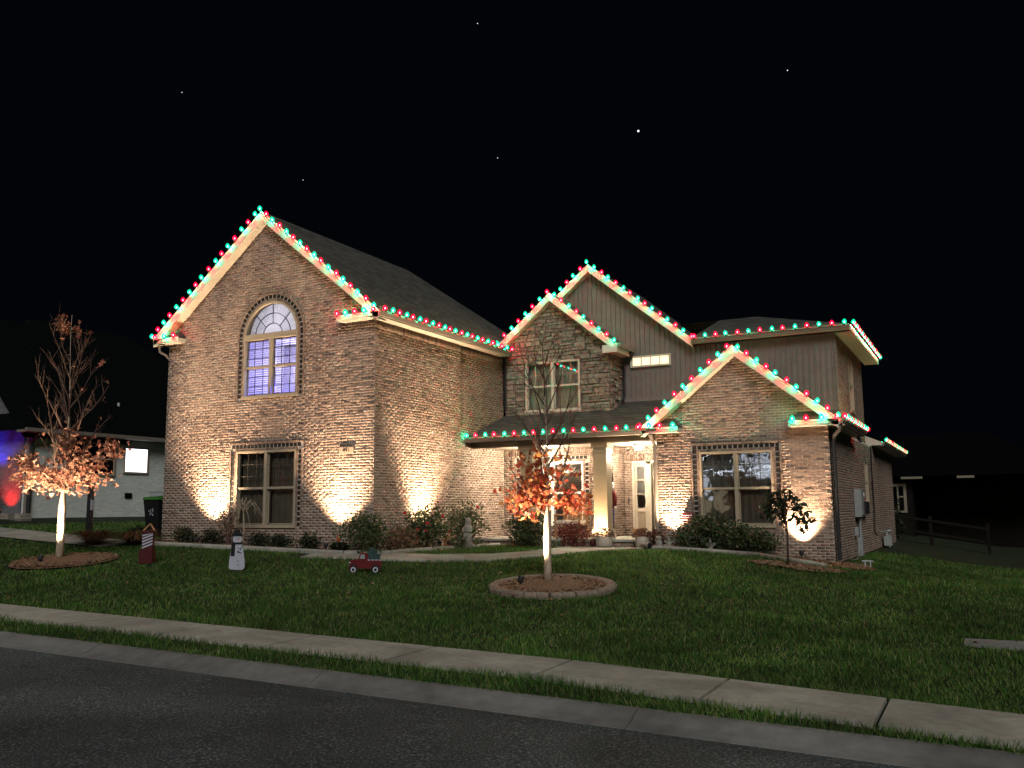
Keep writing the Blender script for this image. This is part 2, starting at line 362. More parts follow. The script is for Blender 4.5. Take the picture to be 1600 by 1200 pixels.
# mulch beds
BEDS = {'wing': [(-20.6, 17.15), (-18.95, 17.12), (-15.5, 17.12), (-13.24, 17.17), (-12.4, 17.75), (-12.3, 20.1), (-12.0, 22.4), (-10.2, 22.5), (-10.2, 23.0), (-13.3, 23.0), (-13.3, 18.2), (-20.6, 18.2)],
        'gable': [(-7.55, 22.0), (-5.0, 21.95), (-4.1, 21.6), (-3.3, 21.25), (-2.6, 21.4), (-2.4, 22.0), (-2.75, 23.2), (-7.6, 23.0)],
        'right tree': [(-4.75, 20.1), (-4.2, 19.95), (-3.4, 19.75), (-2.9, 19.95), (-2.75, 20.3), (-3.1, 20.7), (-3.9, 20.9), (-4.5, 20.6)]}
def inpoly(poly, X, Y):
    X = np.asarray(X); Y = np.asarray(Y); c = np.zeros(X.shape, bool); n = len(poly)
    for i in range(n):
        x0, y0 = poly[i]; x1, y1 = poly[(i+1) % n]
        q = ((y0 > Y) != (y1 > Y)) & (X < (x1-x0)*(Y-y0)/((y1-y0) if y1 != y0 else 1e-9)+x0); c ^= q
    return c
RINGS = [(-7.0, 15.0, 1.05), (-18.75, 14.05, 1.15)]
def chips(poly_test, box4, n, dz, name, label, size=.03):
    x0, x1, y0, y1 = box4
    X = RNG.uniform(x0, x1, n*3); Y = RNG.uniform(y0, y1, n*3); k = poly_test(X, Y); X = X[k][:n]; Y = Y[k][:n]; m = len(X)
    Z = h(X, Y)+dz; a = RNG.uniform(0, PI, m); l = RNG.uniform(.5, 1.5, m)*size; wd = l*RNG.uniform(.25, .6, m); t = RNG.uniform(-.5, .5, (m, 2))
    ux = np.stack([np.cos(a), np.sin(a), t[:, 0]], 1)*l[:, None]; uy = np.stack([-np.sin(a), np.cos(a), t[:, 1]], 1)*wd[:, None]
    c = np.stack([X, Y, Z], 1); top = c+np.array([0, 0, .012])
    V = np.stack([c-ux-uy, c+ux-uy, c+ux+uy, c-ux+uy, top], 1).reshape(-1, 3)
    b = np.arange(m)[:, None]*5
    F = np.concatenate([b+np.array([[0, 1, 4]]), b+np.array([[1, 2, 4]]), b+np.array([[2, 3, 4]]), b+np.array([[3, 0, 4]])])
    tn = np.tile(RNG.random(m), 4)
    return tag(bulk(name, V, F, 'chip', tn), label, kind='stuff')
for nm, poly in BEDS.items():
    xs = [p[0] for p in poly]; ys = [p[1] for p in poly]
    b = MB(); cx_, cy_ = np.arange(min(xs), max(xs)+.2, .2), np.arange(min(ys), max(ys)+.2, .2)
    for x in cx_:
        for y in cy_:
            if inpoly(poly, np.array([x+.1]), np.array([y+.1]))[0]:
                b.add([(x, y, hz(x, y)+.02), (x+.2, y, hz(x+.2, y)+.02), (x+.2, y+.2, hz(x+.2, y+.2)+.02), (x, y+.2, hz(x, y+.2)+.02)], [(0, 1, 2, 3)])
    tag(b.build('mulch_bed', 'mulch'), {'wing': 'brown mulch bed along the tall brick wing', 'gable': 'brown mulch bed below the wide gable window', 'right tree': 'small mulch patch around the drooping little tree'}[nm], kind='structure')
    chips(lambda X, Y, p=poly: inpoly(p, X, Y), (min(xs), max(xs), min(ys), max(ys)), 2500, .03, 'bark_chips', 'loose bark chips on the %s bed' % nm)

def edging(name, label, pts, wd=.12, ht=.09, closed=False, m='concrete', joints=None):
    t = thing(name, label, 'edging', (pts[0][0], pts[0][1], hz(*pts[0])))
    P = []
    for i in range(len(pts)-(0 if closed else 1)):
        a = pts[i]; c = pts[(i+1) % len(pts)]; n = max(1, int(math.dist(a, c)/(.2 if m == 'ringstone' else .4)))
        for q in range(n): P.append((a[0]+(c[0]-a[0])*q/n, a[1]+(c[1]-a[1])*q/n))
    P.append(P[0] if closed else pts[-1])
    for a, c in zip(P[:-1], P[1:]):
        dv = Vector((c[0]-a[0], c[1]-a[1], 0)); L_ = dv.length; dv.normalize(); n = Vector((-dv.y, dv.x, 0))*wd/2
        A = Vector((a[0], a[1], hz(*a)))+dv*.004; C_ = Vector((c[0], c[1], hz(*c)))-dv*.004; b = MB(); H = Vector((0, 0, ht))
        prof = [(-1, -.5), (-1, .55), (-.65, .95), (.3, 1), (.85, .75), (1, .3), (1, -.5)]
        b.prism([A+n*u_+H*v_ for u_, v_ in prof], C_-A); b.build('edging_block', m, t)
    return t
edging('bed_edging', 'pale concrete edging in front of the tall wing shrubs', [(-20.4, 17.1), (-18.95, 17.05), (-15.5, 17.08), (-13.24, 17.12), (-12.36, 17.7), (-12.25, 20.1), (-12.0, 22.3)])
edging('bed_edging', 'pale concrete edging curving below the gable window bed', [(-7.5, 21.95), (-6.2, 21.98), (-5.0, 21.9), (-4.1, 21.55), (-3.3, 21.2)])
for (rx, ry, rr), lb in zip(RINGS, ('round stamped concrete tree ring in the middle of the lawn', 'low round mulch ring edge around the brown leaved tree')):
    if rr < 1.1: edging('tree_ring', lb, [(rx+rr*math.cos(a), ry+rr*math.sin(a)) for a in np.linspace(0, 2*PI, 17)[:-1]], .2, .09, True, 'ringstone')
    b = MB(); n = 40
    for k in range(n):
        a0, a1 = 2*PI*k/n, 2*PI*(k+1)/n
        for r0, r1, d0, d1 in ((0, rr*.5, .1, .075), (rr*.5, rr*.98, .075, .03)):
            q = [(rx+r*math.cos(a), ry+r*math.sin(a)) for r, a in ((r0, a0), (r1, a0), (r1, a1), (r0, a1))]
            b.add([(x, y, hz(x, y)+dd) for (x, y), dd in zip(q, (d0, d1, d1, d0))], [(0, 1, 2, 3)])
    tag(b.build('mulch_bed', 'mulch'), 'mulch mound inside the stamped tree ring' if rr < 1.1 else 'mulch mound under the brown leaved tree', kind='structure')
    chips(lambda X, Y: (X-rx)**2+(Y-ry)**2 < (rr*.95)**2, (rx-rr, rx+rr, ry-rr, ry+rr), 2600, .06, 'bark_chips',
          'loose bark chips around the middle tree' if rr < 1.1 else 'loose bark chips around the brown leaved tree', .028)

# grass blades
def grass():
    n = 1500000
    X = RNG.uniform(-27, 7, n); Y = RNG.uniform(8.25, 30, n); d = np.hypot(X, Y)
    # keep what this camera and one a step to the side can see
    lat = X*math.cos(YAW)-Y*math.sin(YAW); dep = X*math.sin(YAW)+Y*math.cos(YAW)
    k = (np.abs(lat) < .66*dep+1.0) & (RNG.random(n) < (8.2/np.maximum(d, 8.2))**1.35)
    so_ = -.105*np.clip(X+4.4, 0, 6); k &= ~((Y-so_ > 8.96) & (Y-so_ < 10.0))
    k &= ~((X > -20.3) & (X < -3.2) & (Y > 22.8)) & ~((X > -20.3) & (X < -13) & (Y > 18))
    for p in BEDS.values(): k &= ~inpoly(p, X, Y)
    for rx, ry, rr in RINGS: k &= (X-rx)**2+(Y-ry)**2 > (rr+.06)**2
    k &= ~((Y > 15.95) & (Y < 17.25) & (X < -20.2))
    for wx, wy, ww in WALKPTS: k &= (X-wx)**2+(Y-wy)**2 > (ww*.98)**2
    k &= ~((X > -.45) & (X < .42) & (Y > 13.25) & (Y < 13.85))
    X = X[k]; Y = Y[k]; d = d[k]; m = len(X)
    cl = np.sin(X*2.1+np.sin(Y*1.7)*1.3)*np.sin(Y*2.6+np.sin(X*1.2))+.6*np.sin(X*5.3+Y*3.1)*np.sin(Y*6.7-X*2.2)
    so_ = so_[k]; edge = np.exp(-((Y-so_-10.1)/.18)**2)+np.exp(-((Y-so_-8.8)/.2)**2)
    H = (.044+.019*cl+.022*edge)*RNG.uniform(.55, 1.5, m); wd = .0042*(d/8)**.75*RNG.uniform(.7, 1.5, m)
    a = RNG.uniform(0, 2*PI, m); ln = RNG.normal(0, .5, (m, 2))*H[:, None]
    c = np.stack([X, Y, h(X, Y)-.012], 1); sx = np.stack([np.cos(a), np.sin(a), np.zeros(m)], 1)*wd[:, None]
    tip = c+np.concatenate([ln, H[:, None]+.012], 1)
    V = np.stack([c-sx, c+sx, tip], 1).reshape(-1, 3); F = np.arange(3*m).reshape(m, 3)
    tn = np.clip(RNG.beta(2, 2.2, m)*.85+.16*cl+.04, 0, .94); tn[RNG.random(m) < .012+.05*np.clip(np.sin(X*.9+1.3)*np.sin(Y*1.1+X*.4)-.55, 0, 1)] = .99
    tag(bulk('grass', V, F, 'grass', tn), 'short green turf of the front lawn and verge', kind='stuff')
    n = 260; X = RNG.uniform(-20, 2, n); Y = RNG.uniform(10.3, 17, n); X[:110] = RNG.normal(-7.2, 1.3, 110); Y[:110] = RNG.normal(15, 1.1, 110); X[110:180] = RNG.normal(-18.6, 1.3, 70); Y[110:180] = RNG.normal(14, .8, 70)
    c = np.stack([X, Y, h(X, Y)+.04], 1); u_ = RNG.normal(0, 1, (n, 3)); u_[:, 2] *= .35; u_ /= np.linalg.norm(u_, axis=1)[:, None]; v_ = np.cross(u_, RNG.normal(0, .3, (n, 3))+np.array([0, 0, 1])); sz = RNG.uniform(.02, .045, n)[:, None]
    V = np.stack([c-u_*sz, c+v_*sz*.7+np.array([0, 0, .012]), c+u_*sz, c-v_*sz*.7+np.array([0, 0, .012])], 1).reshape(-1, 3); b4 = np.arange(n)[:, None]*4
    F = np.concatenate([b4+np.array([[0, 1, 2]]), b4+np.array([[0, 2, 3]])]); tag(bulk('fallen_leaves', V, F, 'leafdry', np.tile(RNG.random(n), 2)), 'scattered dry leaves fallen on the lawn', kind='stuff')
grass()

def bricktex(name, c1, c2, mo, bw=.203, rh=.0675, ms=.006):
    m = bpy.data.materials.new(name); m.use_nodes = True; t = m.node_tree; N = t.nodes; L = t.links; b = N['Principled BSDF']; b.inputs['Roughness'].default_value = .9
    tc = N.new('ShaderNodeTexCoord'); sp = N.new('ShaderNodeSeparateXYZ'); ad = N.new('ShaderNodeMath'); ad.operation = 'ADD'; cb = N.new('ShaderNodeCombineXYZ'); br = N.new('ShaderNodeTexBrick')
    L.new(tc.outputs['Object'], sp.inputs[0]); L.new(sp.outputs[0], ad.inputs[0]); L.new(sp.outputs[1], ad.inputs[1]); L.new(ad.outputs[0], cb.inputs[0]); L.new(sp.outputs[2], cb.inputs[1]); L.new(cb.outputs[0], br.inputs[0])
    br.inputs['Color1'].default_value = (*c1, 1); br.inputs['Color2'].default_value = (*c2, 1); br.inputs['Mortar'].default_value = (*mo, 1); br.inputs['Scale'].default_value = 1
    br.inputs['Brick Width'].default_value = bw; br.inputs['Row Height'].default_value = rh; br.inputs['Mortar Size'].default_value = ms
    bp = N.new('ShaderNodeBump'); bp.inputs['Strength'].default_value = .6; bp.inputs['Distance'].default_value = .01; bp.invert = True; L.new(br.outputs['Fac'], bp.inputs['Height']); L.new(bp.outputs[0], b.inputs['Normal']); L.new(br.outputs[0], b.inputs['Base Color']); return m
M['roof'] = bricktex('shingle', (.038, .039, .036), (.085, .084, .075), (.012, .012, .012), .3, .105, .008)
# ------------------------------------------------------------------ the house
HOUSE = thing('house', 'two storey brick house outlined in red and green lights', 'house', (-11, 21, .5))
class Fr:
    """a wall frame: u along the wall, z up, d outwards"""
    def __init__(s, kind, c): s.k = kind; s.c = c
    def P(s, u, z, d=0.0): return (u, s.c-d, z) if s.k == 'F' else (s.c+d, u, z)
def minus(iv, holes):
    for a, b in holes:
        out = []
        for p, q in iv:
            if b <= p or a >= q: out.append((p, q)); continue
            if a > p: out.append((p, a))
            if b < q: out.append((b, q))
        iv = out
    return iv
BR = []            # running bricks: corners, tone, frame, centre, size
def brick8(fr, u0, u1, z0, z1, d0, d1, j=.0018):
    r = lambda: random.uniform(-j, j)
    return [fr.P(u0+r(), z0+r(), d0), fr.P(u1+r(), z0+r(), d0), fr.P(u1+r(), z1+r(), d0), fr.P(u0+r(), z1+r(), d0),
            fr.P(u0+r(), z0+r(), d1+r()), fr.P(u1+r(), z0+r(), d1+r()), fr.P(u1+r(), z1+r(), d1+r()), fr.P(u0+r(), z1+r(), d1+r())]
def wall(name, fr, z0, z1, iv, soldier=None, mats=True, proud=(.0015, .007)):
    b = MB(); z = z0
    while z < z1-1e-6:
        zz = min(z+.03, z1)
        for p, q in iv((z+zz)/2): b.add([fr.P(p, z), fr.P(q, z), fr.P(q, zz), fr.P(p, zz)], [(0, 1, 2, 3)])
        z = zz
    w_ = b.build(name, 'mortar', HOUSE)
    n = int((z1-z0)/.0675)
    for i in range(n):
        a = z0+i*.0675+.0065; c = a+.0545
        if soldier and soldier[0] <= (a+c)/2 < soldier[1]: continue
        off = (i % 2)*.1015+random.uniform(-.006, .006)
        for p, q in iv((a+c)/2):
            k = math.floor((p-off)/.203)
            while True:
                u0 = k*.203+off; u1 = u0+.190; k += 1
                if u0 >= q: break
                e0, e1 = max(u0, p), min(u1, q)
                if e1-e0 < .035: continue
                d1 = random.uniform(*proud)+(.006 if random.random() < .08 else 0)
                BR.append((brick8(fr, e0, e1, a, c, -.012, d1), random.random(), fr, ((e0+e1)/2, (a+c)/2, d1), (e1-e0, c-a), w_))
    if soldier:
        for p, q in iv((soldier[0]+soldier[1])/2):
            u = p
            while u < q-.03:
                BR.append((brick8(fr, u, min(u+.0575, q), soldier[0]+.005, soldier[1]-.005, -.012, .01), random.random(), fr, None, None, w_)); u += .067
    return w_
SUR = [MB(), MB()]
def surround(fr, u0, u1, z0, z1, arch=False):
    """header rings round a window: flush headers, a dentil ring with its recess shade put into near-black colour, a proud outer rowlock"""
    tn = random.random
    def blk(u0_, u1_, za, zb, d, dark): SUR[dark].hexa(brick8(fr, min(u0_, u1_), max(u0_, u1_), za, zb, -.03, d), 0, tn())
    rings = ((.006, .062, .06, .068, .012, 0), (.072, .162, .095, .130, .004, 1), (.172, .218, .058, .068, .024, 0))
    top = z1 if not arch else z1-(u1-u0)/2; bk = MB(); m_ = .226
    for a_, b_ in ((u0-m_, u0+.02), (u1-.02, u1+m_)): bk.add([fr.P(a_, z0-.03, -.008), fr.P(b_, z0-.03, -.008), fr.P(b_, top+(0 if arch else m_), -.008), fr.P(a_, top+(0 if arch else m_), -.008)], [(0, 1, 2, 3)])
    if not arch: bk.add([fr.P(u0+.02, z1-.02, -.008), fr.P(u1-.02, z1-.02, -.008), fr.P(u1-.02, z1+m_, -.008), fr.P(u0+.02, z1+m_, -.008)], [(0, 1, 2, 3)])
    else:
        for i in range(30):
            q = [((u0+u1)/2+r*math.cos(a), top+r*math.sin(a)) for r, a in (((u1-u0)/2-.02, PI*i/30), ((u1-u0)/2+m_, PI*i/30), ((u1-u0)/2+m_, PI*(i+1)/30), ((u1-u0)/2-.02, PI*(i+1)/30))]
            bk.add([fr.P(x, z_, -.008) for x, z_ in q], [(0, 1, 2, 3)])
    bk.build('surround_mortar', 'mortar', HOUSE)
    for r0, r1, ln, per, dd, dk in rings:
        z = z0-.02 if dk == 0 else z0
        while z < top-.02:
            for e, sg in ((u0, -1), (u1, 1)): blk(e+sg*r0, e+sg*r1, z, min(z+ln, top+(0 if arch else r1)), dd, dk)
            z += per
        if not arch:
            u = u0-r1
            while u < u1+r1-.02: blk(u, min(u+ln, u1+r1), z1+r0, z1+r1, dd, dk); u += per
        else:
            cx, rad = (u0+u1)/2, (u1-u0)/2; n = int(PI*(rad+(r0+r1)/2)/per)
            for i in range(n):
                a0 = PI*i/n+.004; a1 = a0+PI/n*ln/per
                q = [(cx+r*math.cos(a), top+r*math.sin(a)) for r, a in ((rad+r0, a0), (rad+r1, a0), (rad+r1, a1), (rad+r0, a1))]
                SUR[dk].hexa([fr.P(x, z_, -.03) for x, z_ in q]+[fr.P(x, z_, dd) for x, z_ in q], 0, tn())
def hole(u0, u1, z0, z1, m=.225, arch=False, mb=.02):
    def f(z):
        if arch:
            cx, rad = (u0+u1)/2, (u1-u0)/2; zc = z1-rad
            if z < z0-mb or z > zc+rad+m: return []
            if z <= zc: return [(u0-m, u1+m)]
            x = math.sqrt(max(0, (rad+m)**2-(z-zc)**2)); return [(cx-x, cx+x)]
        return [(u0-m, u1+m)] if z0-mb < z < z1+m else []
    return f
def window(fr, u0, u1, z0, z1, units=2, mun='upper', fm='tan', back='curtain', glassy=True, rec=.07, name='window', mc=3, mrows=3, label=None, cm='curtain'):
    w_ = sub(name, HOUSE)
    if label: w_['label'] = label
    f = MB(); t = .055
    def bx(a, b, c, d_, e0, e1, mb=f): mb.hexa([fr.P(a, c, e0), fr.P(b, c, e0), fr.P(b, d_, e0), fr.P(a, d_, e0), fr.P(a, c, e1), fr.P(b, c, e1), fr.P(b, d_, e1), fr.P(a, d_, e1)])
    bx(u0, u0+t, z0, z1, -.14, .02); bx(u1-t, u1, z0, z1, -.14, .02); bx(u0, u1, z1-t, z1, -.139, .021); bx(u0-.02, u1+.02, z0-.045, z0+t*.7, -.138, .045)
    g = MB(); uw = (u1-u0)/units; mid = z0+(z1-z0)*.5
    for i in range(units):
        a, b = u0+i*uw, u0+(i+1)*uw
        if i: bx(a-.045, a+.045, z0, z1, -.13, .012)
        a += .05; b -= .05
        bx(a, b, mid-.028, mid+.028, -.12, -.005)
        for s0, s1, dp in ((z0+.05, mid, -.1), (mid, z1-.05, -.07)):
            for q in ((a, a+.03, s0, s1), (b-.03, b, s0, s1), (a, b, s0, s0+.03), (a, b, s1-.03, s1)): bx(*q, dp-.03, dp+.012)
        for lo, hi, dp in ((z0+.05, mid, -.085), (mid, z1-.05, -.055)):
            if mun == 'all' or (mun == 'upper' and lo == mid):
                for c in range(1, mc): x = a+(b-a)*c/mc; bx(x-.007, x+.007, lo, hi, dp-.012, dp+.004, g)
                for r_ in range(1, mrows): z = lo+(hi-lo)*r_/mrows; bx(a, b, z-.007, z+.007, dp-.013, dp+.0035, g)
            if glassy:
                p = MB(); p.add([fr.P(a+.02, lo+.02, dp), fr.P(b-.02, lo+.02, dp), fr.P(b-.02, hi-.02, dp), fr.P(a+.02, hi-.02, dp)], [(0, 1, 2, 3)]); p.build('pane', 'glass', w_)
    f.build('frame', fm, w_)
    if g.v: g.build('muntin', 'muntin' if fm == 'tan' else fm, w_)
    if back == 'curtain':
        c = MB(); n = 46; V = []
        for i in range(n+1):
            u = u0+(u1-u0)*i/n; dd = -.24+.022*math.sin(i*1.5)+.01*math.sin(i*.61); V += [fr.P(u, z0, dd), fr.P(u, z1, dd)]
        c.add(V, [(2*i, 2*i+2, 2*i+3, 2*i+1) for i in range(n)]); c.build('curtain', cm, w_)
    if back in ('slats', 'litslats'):
        s = MB(); z = z0+.06; per = .058
        while z < z1-.05:
            for i in range(units):
                a, b = u0+i*uw+.06, u0+(i+1)*uw-.06
                s.hexa([fr.P(a, z, -.175), fr.P(b, z, -.175), fr.P(b, z+.004, -.175), fr.P(a, z+.004, -.175), fr.P(a, z-.026, -.135), fr.P(b, z-.026, -.135), fr.P(b, z-.022, -.135), fr.P(a, z-.022, -.135)])
            z += per
        o = s.build('blind', 'blind', w_); o['kind'] = 'stuff'
    # the space behind, closed and dark unless lamps are put in it
    r_ = MB(); D = -1.6 if back == 'litslats' else -.5
    a, b, c, d_ = u0-.05, u1+.05, z0-.05, z1+.05
    q = [fr.P(a, c, -.141), fr.P(b, c, -.141), fr.P(b, d_, -.141), fr.P(a, d_, -.141), fr.P(a, c, D), fr.P(b, c, D), fr.P(b, d_, D), fr.P(a, d_, D)]
    r_.add(q, [(4, 5, 6, 7), (0, 1, 5, 4), (1, 2, 6, 5), (2, 3, 7, 6), (3, 0, 4, 7)])
    r_.build('interior', 'room' if back in ('slats', 'litslats') else 'dark', w_)
    return w_

# --- wing (tall front gable on the left)
WX0, WX1, WY = -20.12, -13.09, 18.0; WC = (WX0+WX1)/2; WA, WS, WH = 9.47, .806, 3.82; WR = 17.7
fW = Fr('F', WY); fWS = Fr('S', WX1); fWS2 = Fr('S', WX1-.07)
hL = hole(-17.48, -15.47, 1.23, 3.16); hA = hole(-17.33, -15.5, 4.56, 7.085, arch=True)
def ivW(z):
    half = min(3.515, (WA-.2-z)/WS)
    return [] if half < .05 else minus([(WC-half, WC+half+(.008 if half == 3.515 else 0))], hL(z)+hA(z))
wall('wall', fW, .4, WA-.22, ivW)
wall('wall', fWS, .3, 6.24, lambda z: [(18.0, 22.1)], soldier=(6.03, 6.24))
wall('wall', fWS2, .3, 6.24, lambda z: [(22.1, 24.8)], soldier=(6.03, 6.24))
surround(fW, -17.48, -15.47, 1.23, 3.16); surround(fW, -17.33, -15.5, 4.56, 7.085, True)
window(fW, -17.48, -15.47, 1.23, 3.16)
# upper window: sashes below, arched fan light above, lamps inside
uw = window(fW, -17.33, -15.5, 4.56, 6.14, mun='all', back='litslats', label='lower sashes with lit lavender blinds')
cx, rad, zs = -16.415, .915, 6.17
f = MB(); g = MB(); N_ = 28
for k in range(N_):
    a0, a1 = PI*k/N_, PI*(k+1)/N_
    q = [(cx+r*math.cos(a), zs+r*math.sin(a)) for r, a in ((rad-.06, a0), (rad, a0), (rad, a1), (rad-.06, a1))]
    f.hexa([fW.P(x, z, -.14) for x, z in q]+[fW.P(x, z, .022) for x, z in q])
    for rr in (.33, .6):
        q = [(cx+r*math.cos(a), zs+r*math.sin(a)) for r, a in ((rr-.009, a0), (rr+.009, a0), (rr+.009, a1), (rr-.009, a1))]
        g.hexa([fW.P(x, z, -.075) for x, z in q]+[fW.P(x, z, -.055) for x, z in q])
f.hexa([fW.P(*p) for p in ((-17.33, 6.145, -.137), (-15.5, 6.145, -.137), (-15.5, 6.23, -.137), (-17.33, 6.23, -.137), (-17.33, 6.145, .03), (-15.5, 6.145, .03), (-15.5, 6.23, .03), (-17.33, 6.23, .03))])
for a in (PI/4, PI/2, 3*PI/4):
    p0 = fW.P(cx+.33*math.cos(a), zs+.33*math.sin(a), -.065); p1 = fW.P(cx+.86*math.cos(a), zs+.86*math.sin(a), -.065); g.bar(p0, p1, .018, .02, 0, (0, 1, 0))
af = sub('arched_fanlight', HOUSE); f.build('frame', 'tan', af); g.build('muntin', 'darkmetal', af)
arc = [(cx+.87*math.cos(PI*k/N_), zs+.87*math.sin(PI*k/N_)) for k in range(N_+1)]
p = MB(); p.add([fW.P(x, z, -.07) for x, z in arc], [tuple(range(N_+1))]); p.build('pane', 'glass', af)
p = MB(); nn = 60; V = [fW.P(cx, zs+.02, -.2)]
for k in range(nn+1): a = PI*k/nn; V.append(fW.P(cx+.93*math.cos(a), zs+.93*math.sin(a), -.2+(.014 if k % 2 else -.014)))
p.add(V, [(0, k+1, k+2) for k in range(nn)]); p.build('pleated_shade', 'sheer', af)
p = MB(); rim = [(cx+.95*math.cos(PI*k/N_), zs+.95*math.sin(PI*k/N_)) for k in range(N_+1)]
p.add([fW.P(x, z, -.141) for x, z in rim]+[fW.P(x, z, -1.6) for x, z in rim], [(k, k+1, N_+2+k, N_+1+k) for k in range(N_)]+[tuple(range(N_+1, 2*N_+2))]); p.build('interior', 'room', af)
def light(kind, name, loc, power, color, size=.05, parent=None, data=None, **kw):
    l = data or bpy.data.lights.new(name, kind)
    if not data:
        l.energy = power; l.color = color
        if kind in ('POINT', 'SPOT'): l.shadow_soft_size = size
        for k, v in kw.items(): setattr(l, k, v)
    o = bpy.data.objects.new(name, l); COL.objects.link(o); o.location = loc
    if parent: attach(o, parent)
    return o
light('POINT', 'room_lamp', (-16.4, 19.2, 5.4), 130, (.66, .60, 1.0), .25, HOUSE)
light('POINT', 'fan_lamp', (-16.4, 19.1, 6.5), 75, (.86, .82, 1.0), .2, HOUSE)
light('POINT', 'blue_lamp', (-16.2, 18.36, 4.85), 110, (.1, .08, 1.0), .08, HOUSE)

def slope_roof(name, cx, half, zap, s, y0, y1, sides=(-1, 1), t=.06):
    for sg in sides:
        b = MB(); P = [(cx, y0, zap), (cx+sg*half, y0, zap-s*half), (cx+sg*half, y0, zap-s*half-t), (cx, y0, zap-t)]
        b.prism(P if sg < 0 else P[::-1], (0, y1-y0, 0)); b.build(name, 'roof', HOUSE)
def rake(cx, half, zap, s, yr, yw, sides=(-1, 1), cut=None):
    """fascia board and boarded soffit under each sloping edge"""
    for sg in sides:
        h2 = half if not cut or sg not in cut else cut[sg]
        b = MB(); P = [(cx, yr, zap+.006), (cx+sg*h2, yr, zap+.006-s*h2), (cx+sg*h2, yr, zap-.24-s*h2), (cx, yr, zap-.24)]
        b.prism(P if sg < 0 else P[::-1], (0, .025, 0)); b.build('rake_board', 'fascia', HOUSE)
        n = int(h2/.105); q = MB()
        for i in range(n):
            a, c = h2*i/n+.004, h2*(i+1)/n-.004
            q.hexa([(cx+sg*u, y, zap-s*u-dz) for dz in (.22, .19) for u, y in ((a, yr+.026), (c, yr+.026), (c, yw+.02), (a, yw+.02))])
        q.build('soffit', 'trim', HOUSE)
slope_roof('roof', WC, WH, WA, WS, WR+.027, 24.6)
# hipped far end of the wing roof
b = MB(); b.add([(WC, 24.6, WA), (WC-WH, 28.4, WA-WS*WH), (WC+WH, 28.4, WA-WS*WH), (WC-WH, 24.6, WA-WS*WH), (WC+WH, 24.6, WA-WS*WH)], [(0, 2, 1), (0, 1, 3), (0, 4, 2)]); b.build('roof', 'roof', HOUSE)
rake(WC, WH, WA, WS, WR, WY)
def eave(name, x0, x1, y0, y1, zt, zb, face, gut=True):
    """horizontal boxed eave; face: 'F' fascia towards the street, 'S' fascia towards +X"""
    b = MB(); b.box(x0, x1, y0, y1, zb, zb+.02); b.build('soffit', 'trim', HOUSE)
    f_ = MB(); g_ = MB()
    if face == 'F':
        f_.box(x0, x1, y0-.02, y0+.004, zb-.012, zt)
        if gut: g_.prism([(x0, y0-.021, zt-.12), (x0, y0-.085, zt-.12), (x0, y0-.125, zt-.03), (x0, y0-.125, zt+.005), (x0, y0-.11, zt+.005), (x0, y0-.11, zt-.02), (x0, y0-.021, zt-.02)], (x1-x0, 0, 0))
    else:
        f_.box(x1-.004, x1+.02, y0, y1, zb-.012, zt)
        if gut: g_.prism([(x1+.021, y0, zt-.12), (x1+.085, y0, zt-.12), (x1+.125, y0, zt-.03), (x1+.125, y0, zt+.005), (x1+.11, y0, zt+.005), (x1+.11, y0, zt-.02), (x1+.021, y0, zt-.02)][::-1], (0, y1-y0, 0))
    f_.build('fascia', 'fascia', HOUSE)
    if gut: g_.build('gutter', 'gutter', HOUSE)
def ret(x0, x1, y0, yw, zt, zb, rise, inner):
    """cornice return: short boxed eave at the foot of a gable with a little sloped roof"""
    b = MB(); b.box(x0, x1, y0+.03, yw, zb, zt-.01); b.build('cornice_return', 'trim', HOUSE)
    f_ = MB(); f_.box(x0, x1, y0-.0, y0+.028, zb-.012, zt+.012); f_.build('fascia', 'fascia', HOUSE)
    r_ = MB(); xi = x0 if inner < 0 else x1; xo = x1 if inner < 0 else x0
    r_.add([(x0, y0, zt+.013), (x1, y0, zt+.013), (xo, yw, zt+rise), (xi+(.18 if inner < 0 else -.18), yw, zt+rise), (xi, yw, zt+.013)], [(0, 1, 2, 3), (0, 3, 4)] if inner < 0 else [(1, 0, 2, 3)[::-1], (1, 4, 3)])
    r_.build('return_roof', 'roof', HOUSE)
eave('eave', WX1, WX1+.3, WR, 24.5, 6.38, 6.24, 'S')
eave('eave', WX0-.3, WX0, WR, 24.5, 6.38, 6.24, 'S', False)
ret(-14.05, WX1+.3, WR, WY, 6.36, 6.24, .2, -1); ret(WX0-.3, -19.5, WR, WY, 6.36, 6.24, .2, 1)
# far gutter elbow under the left return
b = MB(); b.tube([(WX0-.25, 17.85, 6.2), (WX0-.25, 17.9, 6.05), (WX0-.12, 18.0, 5.95), (WX0-.06, 18.1, 5.8), (WX0-.06, 18.1, 3.0)], .04, 6); b.build('downspout', 'gutter', HOUSE)

